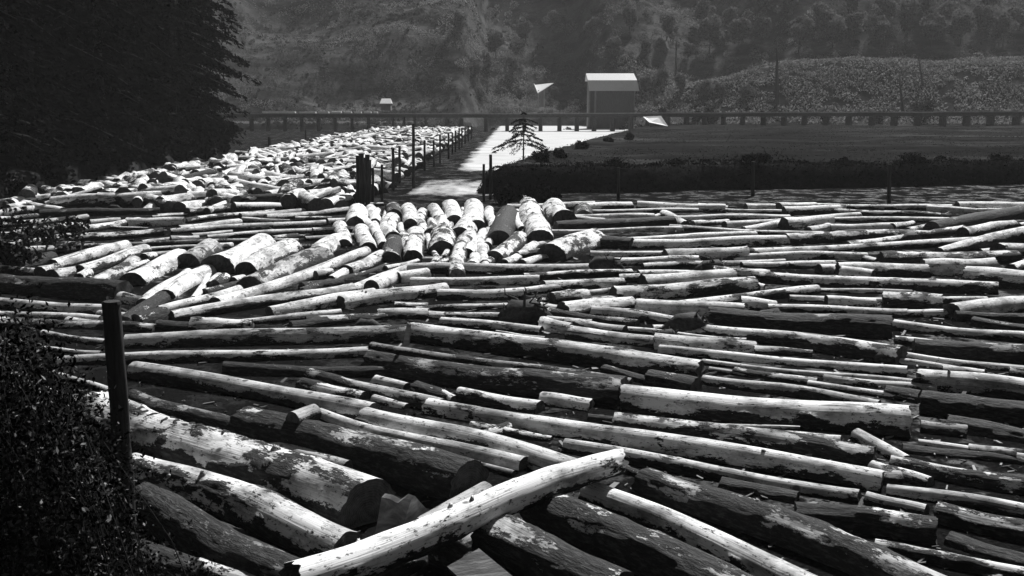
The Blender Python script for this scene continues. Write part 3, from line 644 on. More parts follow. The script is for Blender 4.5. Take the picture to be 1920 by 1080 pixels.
# ------------------------------------------------------------------ trestle
TY = 250.0
tb = link('trestle_bridge', None, None, 'long low timber trestle carrying a track across the whole valley behind the pond', 'trestle'); tb.location = (0, TY, 0)
def tz(x): return 3.95 + .004 * max(x, 0)
nseg = 30; X0, X1 = -100, 190
for nm, mat, dy, dz_, sy, sz in (('deck', TIMBER, 0, 0, 3.6, .28), ('stringer', TIMBER, -1.4, -.42, .4, .55), ('stringer', TIMBER, 1.4, -.42, .4, .55), ('guard_timber', RAILT, -1.72, .24, .24, .2), ('guard_timber', RAILT, 1.72, .24, .24, .2)):
    parts = []
    for k in range(nseg):
        a, b = X0 + (X1 - X0) * k / nseg, X0 + (X1 - X0) * (k + 1) / nseg
        parts.append(box(((a + b) / 2, dy + rnd.uniform(-.03, .03), tz((a + b) / 2) + dz_ + rnd.uniform(-.02, .02)), (b - a - .05, sy, sz)))
    solid(nm, parts, mat, tb)
bents = [478 + 31 * k for k in range(8)] + [740 + 20 * k for k in range(4)] + [840, 866, 912, 951, 983, 1013, 1048, 1080, 1112, 1146, 1180, 1212, 1248, 1283, 1316, 1351, 1387, 1425, 1463, 1501, 1541, 1583, 1626, 1667, 1710, 1757, 1801, 1845, 1893, 1940]
for bx in bents:
    x = (bx - 960) * TY / F; g = min(0, hz(x, TY)) - .6; parts = []; ww = 1.15 if 830 < bx < 1300 else (.8 if bx > 830 else .38)
    for dy in (-1.5, -.5, .5, 1.5):
        parts.append(tube([(x + rnd.uniform(-.05, .05) , dy * 1.15, g), (x, dy, tz(x) - .9)], [ww * .42, ww * .38], 8, bx, .04))
    parts.append(box((x, 0, tz(x) - .82), (.4, 4.0, .34)))
    solid('bent', parts, TIMBER, tb)
# cross ties piled on the deck at the left end: pale timbers
for i, (a, b) in enumerate([(500, 560), (568, 598), (604, 622), (628, 645), (650, 664), (669, 682), (687, 700), (705, 712)]):
    x0, x1 = (a - 960) * TY / F, (b - 960) * TY / F
    solid('timber_stack', [box(((x0 + x1) / 2, TY - .6 + k * .5, tz(0) + .38 + rnd.uniform(0, .25)), (x1 - x0, .4, .42)) for k in range(3)], PALE_ROOF,
          label=f'{ORD[i]} pale timber stack from the left on the left part of the trestle', cat='timber stack', group='pale timbers on the trestle')

# ------------------------------------------------------------------ sheds
def gable(name, px0, px1, ytop, ymid, yeave, ybase, D, label, left_post=True):
    x0, x1 = (px0 - 960) * D / F, (px1 - 960) * D / F
    z = lambda py: 6.5 + (195 - py) * D / F
    root = link(name, None, None, label, 'shed'); g = hz((x0 + x1) / 2, D) - .5; root.location = ((x0 + x1) / 2, D, 0); h = (x1 - x0) / 2
    zt, zm, ze = z(ytop), z(ymid), z(yeave)
    ins = .35; t = .18
    def slab(a, b, c, d): # four top corners -> slab
        P = np.array([a, b, c, d], float); n = np.cross(P[1] - P[0], P[3] - P[0]); n /= np.linalg.norm(n)
        return np.concatenate([P, P - n * t]), np.array([(0, 1, 2, 3), (7, 6, 5, 4), (0, 4, 5, 1), (1, 5, 6, 2), (2, 6, 7, 3), (3, 7, 4, 0)]), np.zeros((0, 3), int)
    solid('roof', [slab((-h + .2, 0, zm), (h, 0, zm), (h - .6, 3.0, zt), (-h - .1, 3.0, zt)), slab((-h - .1, 3.02, zt), (h - .6, 3.02, zt), (h - .6, 7, zm), (-h - .1, 7, zm))], PALE_ROOF, root)
    solid('roof_skirt', [slab((-h + .5, -1.0, ze), (h + .5, -1.0, ze), (h, -.02, zm), (-h + .2, -.02, zm))], GREY_ROOF, root)
    wt = .15
    solid('wall', [box((-h + ins + .2, 3.2, (g + zm) / 2), (wt, 6.2, zm - g - .3)), box((h - ins - .2, 3.2, (g + zm) / 2), (wt, 6.2, zm - g - .3))], BOARD, root)
    solid('back_wall', [box((0, 6.4, (g + zm) / 2), (2 * h - 1.3, wt, zm - g - .3))], DARKB, root)
    solid('front_wall', [box((0, 1.2, (g + zm) / 2), (2 * h - 1.3, wt, zm - g - .3))], DARKB, root)
    for sx in (-h + .6, -h + 2.2): solid('post', [box((sx, -.5, (g + ze) / 2), (.45, .3, ze - g - .1))], BOARD, root)
    return root
gable('barn', 1098, 1190, 139, 152, 171, 203, 272, 'barn with a gleaming white roof above the trestle')
def hut(name, px0, px1, yr, ye, D, label, ybase, mat=PALE_ROOF, rot=0.0):
    x0, x1 = (px0 - 960) * D / F, (px1 - 960) * D / F; z = lambda py: 6.5 + (195 - py) * D / F; h = (x1 - x0) / 2
    root = link(name, None, None, label, 'shed'); root.location = ((x0 + x1) / 2, D, 0); root.rotation_euler = (0, 0, rot); g = z(ybase); zr, ze = z(yr), z(ye)
    V = np.array([(-h, -1.2, ze), (h, -1.2, ze), (h * .8, .6, zr), (-h * .8, .6, zr), (h, 2.4, ze), (-h, 2.4, ze), (-h, -1.2, ze - .12), (h, -1.2, ze - .12), (h, 2.4, ze - .12), (-h, 2.4, ze - .12)], float)
    link('roof', mesh('roof', V, [[(0, 1, 2, 3), (3, 2, 4, 5), (6, 9, 8, 7), (0, 6, 7, 1), (4, 8, 9, 5)], [(1, 4, 2), (0, 3, 5)]], mats=[mat], smooth=False), root)
    solid('wall', [box((0, .6, (g + ze) / 2 - .1), (2 * h * .85, 2.6, max(.4, ze - g)))], BOARD, root)
    return root
hut('hut', 717, 738, 185, 194, 262, 'tiny hut with a white roof standing behind the left part of the trestle', 206)
# upper shed: mono-pitch white roof whose gable shows as a wedge between trees
D = 268; zf = lambda py: 6.5 + (195 - py) * D / F; xf = lambda px: (px - 960) * D / F
sh = link('lean_to', None, None, 'small shed left of the barn whose white roof shows as a wedge between the trees', 'shed'); sh.location = (xf(1015), D, 0)
a, b, c = (xf(1000) - xf(1015), 0, zf(157)), (xf(1037) - xf(1015), 1.5, zf(156.5)), (xf(1007) - xf(1015), -2.2, zf(175)); e = (xf(1003) - xf(1015), 3, zf(160))
P = np.array([a, c, b, e, (a[0], a[1], a[2] - .2), (c[0], c[1], c[2] - .2), (b[0], b[1], b[2] - .2), (e[0], e[1], e[2] - .2)], float)
link('roof', mesh('roof', P, [[(3, 0, 1, 2), (7, 6, 5, 4), (0, 4, 5, 1), (1, 5, 6, 2), (2, 6, 7, 3), (3, 7, 4, 0)]], mats=[PALE_ROOF], smooth=False), sh)
solid('wall', [box((.2, 2.2, zf(182)), (1.2, 1.6, 5))], DARKB, sh)
for sx in (-.9, .6): solid('post', [box((sx, -.8 + sx * .2, zf(185)), (.3, .3, 4.2))], BOARD, sh)
# tarp-like shack roof on the near side of the trestle
D = 238; sh = link('lean_to', None, None, 'low shack with a sloping white roof leaning against the near side of the trestle', 'shed'); xf = lambda px: (px - 960) * D / F; zf = lambda py: 6.5 + (195 - py) * D / F; sh.location = (xf(1225), D, 0)
P = np.array([(xf(1204) - xf(1225), 1.5, zf(218)), (xf(1213) - xf(1225), -1, zf(228)), (xf(1247) - xf(1225), -1.6, zf(235)), (xf(1237) - xf(1225), 1.2, zf(216.5))]); P = np.concatenate([P, P - [0, 0, .15]])
link('roof', mesh('roof', P, [[(0, 1, 2, 3), (7, 6, 5, 4), (0, 4, 5, 1), (1, 5, 6, 2), (2, 6, 7, 3), (3, 7, 4, 0)]], mats=[PALE_ROOF], smooth=False), sh)
solid('wall', [box((.3, .2, 1.3), (3.2, 1.6, 1.6))], DARKB, sh)

# ------------------------------------------------------------------ roots, slabs, chunks
def root_wad(x, y, s_px, label, seed, tall=1.0):
    p = at_z(x, y, .25); s = s_px * depth(p) / F; rs = random.Random(seed); parts = []
    root = link('root_wad', None, None, label, 'root'); root.location = (p.x, p.y, 0)
    V, Q, T = tube([(-.5 * s, 0, .05), (-.2 * s, 0, .18 * s), (.15 * s, 0, .22 * s), (.5 * s, .1 * s, .06)], [.12 * s, .26 * s, .24 * s, .08 * s], 14, seed, .14)
    solid('root_crown', [(V, Q, T)], ROOTM, root, True)
    for k in range(34):
        a = rs.uniform(0, 6.28); el = rs.uniform(-.1, .9); L = s * rs.uniform(.15, .5) * (tall if el > .6 else 1); c = np.array([rs.uniform(-.25, .25) * s, 0, .2 * s])
        d = np.array([math.cos(a) * math.cos(el), math.sin(a) * math.cos(el) * .7, math.sin(el)]); b = np.array([rs.uniform(-.3, .3), rs.uniform(-.3, .3), rs.uniform(-.2, .3)]) * L
        parts.append(tube([c, c + d * L * .4 + b, c + d * L * .7 - b * .6, c + d * L], [.06 * s, .035 * s, .02 * s, .008 * s], 6, seed + k, .15))
    solid('root_spike', parts, ROOTM, root, True)
for a in [(882, 700, 52, 'black root knot sticking up from the dark mossy log', 1, 1.3), (985, 588, 95, 'jagged black branch clump in the middle of the pond', 2, 1.3), (1290, 606, 80, 'dark root mass above the straight white log', 3), (1445, 592, 62, 'rounded dark root mass left of the big black barked log', 4, .7),
          (1335, 502, 62, 'upturned root piece with a black hollow in the right raft', 5), (1135, 500, 70, 'dark brushy root at the right end of the straight boundary log', 6), (1640, 498, 40, 'small dark root right of the two white logs in the right raft', 7, .8),
          (1710, 445, 40, 'small black root beside the slanting pale pole', 8, .6), (1660, 660, 40, 'dark root piece at the thick end of the torn white log', 9, .8), (215, 390, 30, 'small dark root on the wooded shore', 10, .7),
          (1250, 622, 50, 'low dark root below the large root mass', 11, .8), (690, 605, 52, 'dark brushy root above the thick shadowed log', 12, .7)]: root_wad(*a)
def slab_thing(name, pts, z0, th, mat, label, cat, tilt=0):
    P = [at_z(x, y, z) for x, y, z in pts]; c = sum(P, Vector()) / len(P); root = link(name, None, None, label, cat); root.location = c
    A = np.array([p - c for p in P]); n = np.cross(A[1] - A[0], A[2] - A[0]); n = n / np.linalg.norm(n); n = n if n[2] > 0 else -n
    B = A - n * th; m = len(A); V = np.concatenate([A, B]); Fc = [list(range(m)), list(range(2 * m - 1, m - 1, -1))]; qs = [(i, (i + 1) % m, m + (i + 1) % m, m + i) for i in range(m)]
    link('board', mesh('board', V, [np.array([Fc[0]]), np.array([Fc[1]]), np.array(qs)], mats=[mat], smooth=False), root); return root
slab_thing('split_slab', [(722,925,.75),(737,928,.8),(752,936,.78),(766,926,.95),(778,930,.9),(800,955,.5),(760,985,.35),(700,1012,.1),(712,985,.3)], 0, .08, GREYW, 'torn grey split slab standing between the huge black sawn end and the crossing log', 'slab')
slab_thing('plank', [(838,1062,.25),(898,1028,.45),(985,1100,.25),(900,1120,.1)], 0, .12, GREYW, 'flat grey plank below the crossing log at the bottom edge', 'plank')
slab_thing('split_slab', [(757,646,.5),(765,603,1.2),(771,607,1.15),(768,646,.5)], 0, .05, GREYW, 'narrow upright pale slab at the left end of the long log with the triangular end', 'slab')
px_log(548, 788, 590, 772, 30, 28, bark=.2, tone=.3, dz=.5)  # geometry only for the block below
bl = LOGS.pop(); L, q, mid = basis(bl)
V, lc, m, Q, cc = log_arrays(max(L, .6), bl.r1, bl.r2, 18, 8, .15, .32, 991, 0, .1)
rt = link('wood_block', None, None, 'short sawn grey block sitting beside the thick black-barked log', 'block'); rt.location = mid; rt.rotation_mode = 'QUATERNION'; rt.rotation_quaternion = q
link('stem', mesh('stem', V.reshape(-1, 3), [Q], {'lc': lc.reshape(-1, 3), 'bark': m.ravel(), 'tone': np.full(V.shape[0] * V.shape[1], .32)}, [WOOD]), rt)
for wch in (0, 1):
    ep, el, eq, et = end_arrays(V, cc, wch, 3); link('cut_end', mesh('cut_end', ep, [eq, et], {'lc': el}, [END]), rt)
# floating bark chips and splinters
rs = np.random.RandomState(4); N = 6000; Vs = []; Qs = []; sh_ = []
yy = 9 + 56 * rs.rand(N) ** 1.0; xx = (rs.rand(N) - .5) * (yy * 1.06)
L_ = .05 + .35 * rs.rand(N) ** 4; W_ = L_ * (.12 + .3 * rs.rand(N)); aa = rs.rand(N) * 3.14; zz = .01 + .05 * rs.rand(N); tt = rs.randn(N) * .2
ux = np.stack([np.cos(aa), np.sin(aa), tt], -1); vx = np.stack([-np.sin(aa), np.cos(aa), rs.randn(N) * .2], -1); C = np.stack([xx, yy, zz], -1)
Vc = np.stack([C - ux * L_[:, None] / 2 - vx * W_[:, None] / 2, C + ux * L_[:, None] / 2 - vx * W_[:, None] * .2, C + ux * L_[:, None] * .45 + vx * W_[:, None] / 2, C - ux * L_[:, None] * .4 + vx * W_[:, None] * .4], 1).reshape(-1, 3)
Vb = Vc - [0, 0, .02]; Qt = np.arange(4 * N).reshape(-1, 4); sides = np.concatenate([np.stack([Qt[:, k], Qt[:, (k + 1) % 4], Qt[:, (k + 1) % 4] + 4 * N, Qt[:, k] + 4 * N], -1) for k in range(4)])
CHIP = mat_leaf('bark_chip', .015, .16)
link('bark_debris', mesh('bark_debris', np.concatenate([Vc, Vb]), [np.concatenate([Qt, sides])], {'shade': np.tile(np.repeat(rs.rand(N) ** 2.5, 4), 2)}, [CHIP], smooth=False), kind='stuff', label='loose bark chips and splinters floating between the logs', cat='debris')

# ------------------------------------------------------------------ vegetation
def leaves(C, size, seed, aspect=.6, flat=0.0, dirs=None):
    """a leaf-sized four-sided face at each centre"""
    rs = np.random.RandomState(seed); n = len(C); size = np.asarray(size) * np.ones(n)
    u = rs.randn(n, 3) if dirs is None else dirs + rs.randn(n, 3) * .35
    u[:, 2] *= 1 - flat; u /= np.linalg.norm(u, axis=1)[:, None]
    v = np.cross(u, rs.randn(n, 3)); v /= np.linalg.norm(v, axis=1)[:, None]; s = size[:, None] / 2
    V = np.stack([C - u * s, C + v * s * aspect - u * s * .1, C + u * s, C - v * s * aspect - u * s * .1], 1).reshape(-1, 3)
    return V, np.arange(4 * n).reshape(-1, 4), np.repeat(rs.rand(n), 4)
def blob_points(c, rad, n, rs, shell=.55):
    d = rs.randn(n, 3); d /= np.linalg.norm(d, axis=1)[:, None]; r = shell + (1 - shell) * rs.rand(n); return np.array(c) + d * r[:, None] * np.array(rad)
LEAF_FAR = mat_leaf('hillside_foliage', .015, .30, 1, 0, .3)
LEAF_TREE = mat_leaf('broadleaf_foliage', .015, .22, 1, 0, .3)
LEAF_FERN = mat_leaf('bracken_fronds', .05, .30, 1, 0, .3)
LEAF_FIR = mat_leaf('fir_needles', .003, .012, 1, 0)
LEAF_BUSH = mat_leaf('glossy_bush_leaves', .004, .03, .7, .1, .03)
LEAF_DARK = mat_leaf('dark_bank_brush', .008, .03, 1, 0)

def crown_mesh(seed, H, Wd, n, size):
    rs = np.random.RandomState(seed); C = []
    lobes = 9
    for k in range(lobes):
        a = rs.rand() * 6.28; rr = Wd * .5 * (.15 + .6 * rs.rand()); z = H * (.32 + .58 * (k + .5) / lobes); f = 1 - abs(z / H - .6) * 1.1
        rad = Wd * (.20 + .13 * rs.rand()); C.append(blob_points((math.cos(a) * rr * f, math.sin(a) * rr * f, z), (rad, rad, rad * .75), n // lobes, rs))
    C = np.concatenate(C); V, Q, s = leaves(C, size * (.6 + .8 * rs.rand(len(C))), seed); s = np.clip(s * .6 + .4 * np.repeat(fbm(C / 1.6, seed), 4), 0, 1)
    return mesh('crown', V, [Q], {'shade': s}, [LEAF_TREE], smooth=False)
def limb_mesh(seed, H, Wd, r):
    rs = random.Random(seed); parts = [tube([(0, 0, -1), (.1, 0, H * .3), (rs.uniform(-.3, .3), .1, H * .6), (rs.uniform(-.5, .5), 0, H * .9)], [r, r * .8, r * .5, r * .15], 9, seed)]
    for k in range(6):
        a = rs.uniform(0, 6.28); z = H * rs.uniform(.3, .65); L = Wd * .4
        parts.append(tube([(0, 0, z), (math.cos(a) * L * .5, math.sin(a) * L * .5, z + L * .4), (math.cos(a) * L, math.sin(a) * L, z + L * .6)], [r * .4, r * .25, r * .06], 6, seed + k))
    V, Fc = merge(parts); return mesh('trunk', V, Fc, mats=[TRUNK])
VAR = [(crown_mesh(40 + k, 1 * h, w_, 2600, .75), limb_mesh(60 + k, h, w_, .22), h) for k, (h, w_) in enumerate([(9, 8), (11, 8), (8, 9), (12, 9), (10, 7)])]
def tree(x, y, s, v, label, group='trees on the hillside', sz=1.0):
    root = link('broadleaf_tree', None, None, label, 'tree', group); root.location = (x, y, hz(x, y) - .3); root.scale = (s, s, s * sz); root.rotation_euler = (0, 0, rnd.uniform(0, 6.28))
    link('crown', VAR[v][0], root); link('trunk', VAR[v][1], root); return root
def at_hill(px, py):
    """the point of the hillside seen in that direction"""
    d = ray(px, py)
    y = 262.0
    while y < 520:
        p = CAM + d * (y / d.y)
        if hz(p.x, p.y) > p.z: return p
        y += 2.0
    return None
tspots = [(1330,100,1.25),(1370,60,1.1),(1385,95,1.2),(1430,85,1.1),(1475,50,1.2),(1500,92,1.2),(1545,60,1.3),(1560,95,1.1),(1600,80,1.2),(1640,88,1.2),(1660,45,1.2),(1700,80,1.3),(1745,90,1.2),(1765,50,1.2),(1800,92,1.2),(1840,75,1.3),(1880,88,1.2),(1910,60,1.2),
          (1320,50,1.1),(1250,75,.9),(1180,60,1.0),(1110,70,.9),(1040,60,1.0),(1050,110,.8),(985,85,.9),(930,110,1.0),(890,150,.8),(860,60,.9),(1150,115,.8),(1210,110,.8),(1290,120,.8),(1240,160,.7),(1275,175,.7),(1210,178,.6),(1320,185,.7),(1350,190,.6),(1400,192,.6),(960,150,.8),(1060,165,.55),(1040,190,.5),(1085,185,.5),(975,185,.5),(900,185,.6),(1700,60,1.1),(1420,40,1.2),(1600,30,1.3),(1850,25,1.3),(1740,20,1.2)]
k = 0
nur = [0, 0, 0]; tspots.sort()
def place_name(n, total_right=0): return ORD[n] if n < len(ORD) else f'{n + 1}th'
for i, (a, b, s) in enumerate(tspots):
    p = at_hill(a, b)
    if p is None: continue
    k += 1
    wh = 'upper right hillside' if a > 1300 and b < 130 else ('slope around the barn' if b > 130 else 'middle of the far hillside')
    w3 = 0 if wh.startswith('upper') else (1 if 'barn' in wh else 2); nur[w3] += 1
    tree(p.x, p.y, s * .8, i % 5, f'round dark tree, {place_name(nur[w3] - 1)} from the left on the {wh}', f'trees on the {wh}')
# scrub over the whole hillside, one uncountable mass
rs = np.random.RandomState(11); N = 5200; C = []; S = []; G_ = []
bx = rs.uniform(-150, 190, N); by = 264 + 130 * rs.rand(N) ** 1.3; bz = height(bx, by)
for i in range(N):
    if bx[i] > 45 and by[i] < 316 and rs.rand() < .93: continue
    if -14 < bx[i] < 30 and by[i] < 308: continue
    r = .8 + 2.2 * rs.rand() ** 2; gr = bx[i] < -12 + 10 * math.sin(by[i] / 9)
    if gr: r = .35 + 1.0 * rs.rand() ** 3
    n = int(34 + 26 * r); C.append(blob_points((bx[i], by[i], bz[i] + r * .35), (r, r, r * .9), n, rs)); S.append(np.full(n, .28 + .32 * rs.rand())); G_.append(np.full(n, .25 if gr else 1.0))
C = np.concatenate(C); S = np.concatenate(S); V, Q, s = leaves(C, S, 5); sh2 = np.repeat(np.clip(fbm(C / 11, 77, 5) * 3.6 - 1.45, 0, 1), 4)
link('hillside_scrub', mesh('hillside_scrub', V, [Q], {'shade': np.clip(s * .3 + sh2 * .7, 0, 1) * np.repeat(np.concatenate(G_), 4)}, [LEAF_FAR], smooth=False), kind='stuff', label='low scrub and saplings covering the far hillside', cat='scrub')
N = 90000; bx = rs.uniform(-120, 5, N); by = 272 + 95 * rs.rand(N); bz = height(bx, by); n_ = fbm(np.stack([bx / 16, by / 9, bx * 0], -1), 33, 5); n5 = fbm(np.stack([bx / 2.5, by / 2.5, bx * 0], -1), 35, 3); keep = (n5 > .42) & ((by > 312) | (bx < -18))
C = np.stack([bx, by, bz + .1 + .8 * rs.rand(N) * n5], -1)[keep]; V, Q, s = leaves(C, .3 + .35 * rs.rand(len(C)), 36, .5)
link('hillside_ferns', mesh('hillside_ferns', V, [Q], {'shade': np.clip(.45 * s + np.repeat(n_[keep] * 2.6 - 1.15, 4), 0, 1)}, [LEAF_FERN], smooth=False), kind='stuff', label='soft ferns and grass on the open left slope of the far hillside', cat='ferns')
# bracken slope on the right
N = 75000; bx = rs.uniform(26, 200, N); by = 262 + 58 * rs.rand(N); bz = height(bx, by); n_ = fbm(np.stack([bx / 3, by / 3, bx * 0], -1), 4); keep = n_ > .36
C = np.stack([bx, by, bz + .1 + 1.1 * rs.rand(N) * (n_ + .2)], -1)[keep]; V, Q, s = leaves(C, .45 + .5 * rs.rand(len(C)), 6, .5)
link('bracken', mesh('bracken', V, [Q], {'shade': s}, [LEAF_FERN], smooth=False), kind='stuff', label='pale bracken covering the slope right of the barn', cat='bracken')
# rough grass and reeds on the right bank and meadow
N = 70000; bx = rs.uniform(-6, 130, N); by = 72 + 175 * rs.rand(N) ** 1.5; bz = height(bx, by); n_ = fbm(np.stack([bx / 6, by / 9, bx * 0], -1), 14); keep = (bz > .15) & (n_ > .40)
C = np.stack([bx, by, bz + .06], -1)[keep]; V, Q, s = leaves(C, .10 + .14 * rs.rand(len(C)), 7, .35)
LG = mat_leaf('bank_grass', .014, .045, 1, 0, .1)
link('bank_grass', mesh('bank_grass', V, [Q], {'shade': s * .8 + .2 * np.repeat(n_[keep], 4)}, [LG], smooth=False), kind='stuff', label='rough grass over the right bank and meadow', cat='grass')
# bushes on the tip and face of the right bank
def bush(x, y, z, rx, rz, n, size, mat, label, seed, group=None, name='bush', leaf=.6, stems=5):
    rs = np.random.RandomState(seed); root = link(name, None, None, label, 'bush', group); root.location = (x, y, z); C = []
    for k in range(8):
        a = rs.rand() * 6.28; f = rx * .55 * rs.rand() ** .5; q = rx * (.3 + .25 * rs.rand()); C.append(blob_points((math.cos(a) * f, math.sin(a) * f, rz * (.25 + .6 * rs.rand())), (q, q, q * rz / rx * .8), n // 8, rs, .3))
    C = np.concatenate(C); V, Q, s = leaves(C, size * (.6 + .8 * rs.rand(len(C))), seed, leaf); link('foliage', mesh('foliage', V, [Q], {'shade': s ** 1.5}, [mat], smooth=False), root)
    st = [tube([(rs.randn() * .1, rs.randn() * .1, -.6), (rs.randn() * rx * .2, rs.randn() * rx * .2, rz * .4), (rs.randn() * rx * .4, rs.randn() * rx * .4, rz * .85)], [.06 * rx, .04 * rx, .012 * rx], 6, seed + k) for k in range(stems)]
    solid('stems', st, TRUNK, root, True); return root
bs = [(940,352,34),(968,345,38),(1003,347,40),(1035,345,34),(1012,318,28),(1050,308,24),(1090,285,20),(1140,270,16),(1180,262,16)]
for i, (a, b, w_) in enumerate(bs):
    p = at_z(a, b + 14, .6); q = w_ * depth(p) / F * .8; z = max(.1, hz(p.x, p.y)) - .3
    bush(p.x, p.y, z, q, q * 1.1, 1500, .22, LEAF_DARK, ['bush at the very tip of the right bank, beside the two piles', 'second bush from the tip of the right bank', 'widest bush on the tip of the right bank', 'fourth bush from the tip along the waterline', 'bush at the foot of the small sparse conifer', 'bush just right of the small sparse conifer', 'small bush on the channel edge, nearest to the conifer', 'small bush on the channel edge, middle of three', 'small bush on the channel edge, farthest of three'][i], 100 + i, 'bushes at the tip of the right bank')
for i, (a, w_) in enumerate([(1330, 34), (1300, 26), (1236, 30), (1722, 50), (1060, 22), (1540, 18), (1640, 20), (860, 24), (800, 20), (930, 22), (1165, 24), (1120, 18), (1192, 22)]):
    D = 264; x = (a - 960) * D / F; q = w_ * D / F * .62
    bush(x, D, hz(x, D) - .2, q, q * 1.5, 1500, .5, LEAF_DARK, 'cone-shaped dark bush behind the right part of the trestle' if a == 1722 else f'dark bush just behind the trestle, {ORD[sorted([1330,1300,1236,1060,1540,1640,860,800,930,1165,1120,1192]).index(a)]} from left', 200 + i, None if a == 1722 else 'bushes behind the trestle')
N = 80000; bx = rs.uniform(-5, 150, N); by = 72 + .22 * bx + rs.uniform(-2.0, 5.5, N); bz = height(bx, by); keep = (bz > -1.3) & (bz < 2.6)
C = np.stack([bx, by, np.maximum(bz, -.2) + rs.rand(N) * np.clip(fbm(np.stack([bx / 7, by / 4, bx * 0], -1), 24, 5) - .35, 0, 1) * 3.2], -1)[keep]; V, Q, s = leaves(C, .12 + .16 * rs.rand(len(C)), 8, .4)
link('bank_brush', mesh('bank_brush', V, [Q], {'shade': s}, [LEAF_DARK], smooth=False), kind='stuff', label='dark overhanging brush along the waterline of the right bank', cat='brush')
for i, (x, dy_, q) in enumerate([(8, 1.0, .9), (13, 2.5, .6), (19, .6, 1.1), (27, 2.0, .7), (33, 1.2, 1.0), (42, 2.6, .8), (50, .8, 1.2), (58, 2.2, .7), (16, 6, .5), (38, 7, .6)]):
    y_ = 75.5 + .22 * x + dy_; bush(x, y_, hz(x, y_) - .5, q * 1.5, q * 1.25, 1300, .16, LEAF_DARK, f'low bush on top of the right bank, {ORD[sorted([8, 13, 19, 27, 33, 42, 50, 58, 16, 38]).index(x)]} from left', 600 + i, 'bushes on top of the right bank')
# bare snags
def snag(x, yb, yt, wpx, D, label, xt=None):
    p = at_y(x, yb, D); t = at_y(xt or x, yt, D); r = wpx * D / F / 2; root = link('snag', None, None, label, 'dead tree'); g = min(hz(p.x, D), p.z) - .5; root.location = (p.x, D, g)
    h = t.z - g; lx = t.x - p.x; solid('trunk', [tube([(0, 0, 0), (lx * .4, .05, h * .4), (lx * .8, 0, h * .8), (lx, 0, h)], [r, r * .8, r * .5, r * .2], 9, int(x), .06)], TRUNK, root, True)
    rs = random.Random(int(x)); solid('broken_branch', [tube([(lx * f, 0, h * f), (lx * f + rs.uniform(-1, 1) * h * .06, .2, h * f + .2 + h * .02)], [r * .3, r * .05], 5, k) for k, f in enumerate((.55, .7, .82, .9))], TRUNK, root, True)
snag(1457, 190, 80, 8, 276, 'tall black snag standing on the bracken slope'); snag(1697, 170, 140, 6, 272, 'short leaning black stub above the cone-shaped bush', 1686)
snag(1735, 185, 105, 5, 285, 'faint grey snag leaning left above the cone-shaped bush', 1722); snag(1498, 110, 82, 4, 318, 'thin snag at the top of the bracken slope'); snag(1268, 120, 70, 4, 320, 'thin dead trunk on the slope right of the barn')

# conifers
def bough_points(rs, H, Rm, start, n_wh, per, dens, droop=.35):
    C, D_, S = [], [], []
    B = []
    for k in range(n_wh):
        f = (k + rs.rand()) / n_wh; z = H * (start + (1 - start) * f); L0 = Rm * (1 - f) ** .5 * (.75 + .5 * rs.rand()) + .15 * Rm * (1 - f)
        for j in range(per):
            a = rs.rand() * 6.28; L = L0 * (.6 + .5 * rs.rand()); n = max(3, int(L * dens)); t = rs.rand(n) ** .7
            d = np.array([math.cos(a), math.sin(a), 0]); side = np.array([-math.sin(a), math.cos(a), 0])
            P = d * (t * L)[:, None] + side * (rs.randn(n) * .16 * L * (1.05 - t * .7))[:, None]; P[:, 2] = z - droop * L * t ** 1.6 - np.abs(rs.randn(n)) * .10 * L * .4
            C.append(P); D_.append(np.tile(d * .8 + side * 0 + np.array([0, 0, -.45]), (n, 1))); B.append((z, d, L))
    return np.concatenate(C), np.concatenate(D_), B
def conifer_mesh(seed, H, Rm, start=.05, n_wh=26, per=6, dens=14, size=.55, mat=None):
    rs = np.random.RandomState(seed); C, D_, B = bough_points(rs, H, Rm, start, n_wh, per, dens)
    V, Q, s = leaves(C, size * (.6 + .8 * rs.rand(len(C))), seed, .35, dirs=D_)
    s = np.clip(.5 * s + .6 * np.repeat(fbm(C / 2.2, seed), 4) - .1, 0, 1)
    cm = mesh('foliage', V, [Q], {'shade': s}, [mat or LEAF_FIR], smooth=False)
    parts = [tube([(0, 0, -1), (.05, 0, H * .5), (0, 0, H * .98)], [H * .016, H * .010, H * .002], 10, seed)]
    for z, d, L in B[::3]: parts.append(tube([(0, 0, z), tuple(d * L * .5 + [0, 0, z - .1 * L]), tuple(d * L * .9 + [0, 0, z - .3 * L])], [.012 * H * .35, .006 * H * .35, .02], 5, 1))
    Vt, Fc = merge(parts); return cm, mesh('trunk', Vt, Fc, mats=[TRUNK])
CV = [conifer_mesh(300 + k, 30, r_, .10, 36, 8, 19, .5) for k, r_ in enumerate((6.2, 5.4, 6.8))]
cspots = [(-34,66,.9),(-38,60,1.0),(-37,76,1.0),(-33.5,84,.8),(-42,70,1.1),(-40,88,1.1),(-35,96,.9),(-34.5,106,.85),(-36,115,.95),(-41,104,1.1),(-45,92,1.2),(-46,118,1.1),(-50,80,1.2),(-52,104,1.2),(-43,130,1.0),(-52,135,1.1),(-58,122,1.2),(-47,57,1.1),(-57,92,1.2),(-60,150,1.2),(-68,140,1.2),(-66,110,1.3)]
wherec = sorted(range(len(cspots)), key=lambda i: proj(Vector((cspots[i][0], cspots[i][1], 8)))[0])
for i, (x, y, s) in enumerate(cspots):
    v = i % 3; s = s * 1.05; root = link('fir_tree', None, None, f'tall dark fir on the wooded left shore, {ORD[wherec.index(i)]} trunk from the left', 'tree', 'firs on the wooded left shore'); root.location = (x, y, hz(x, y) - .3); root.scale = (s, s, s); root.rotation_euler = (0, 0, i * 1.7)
    link('foliage', CV[v][0], root); link('trunk', CV[v][1], root)
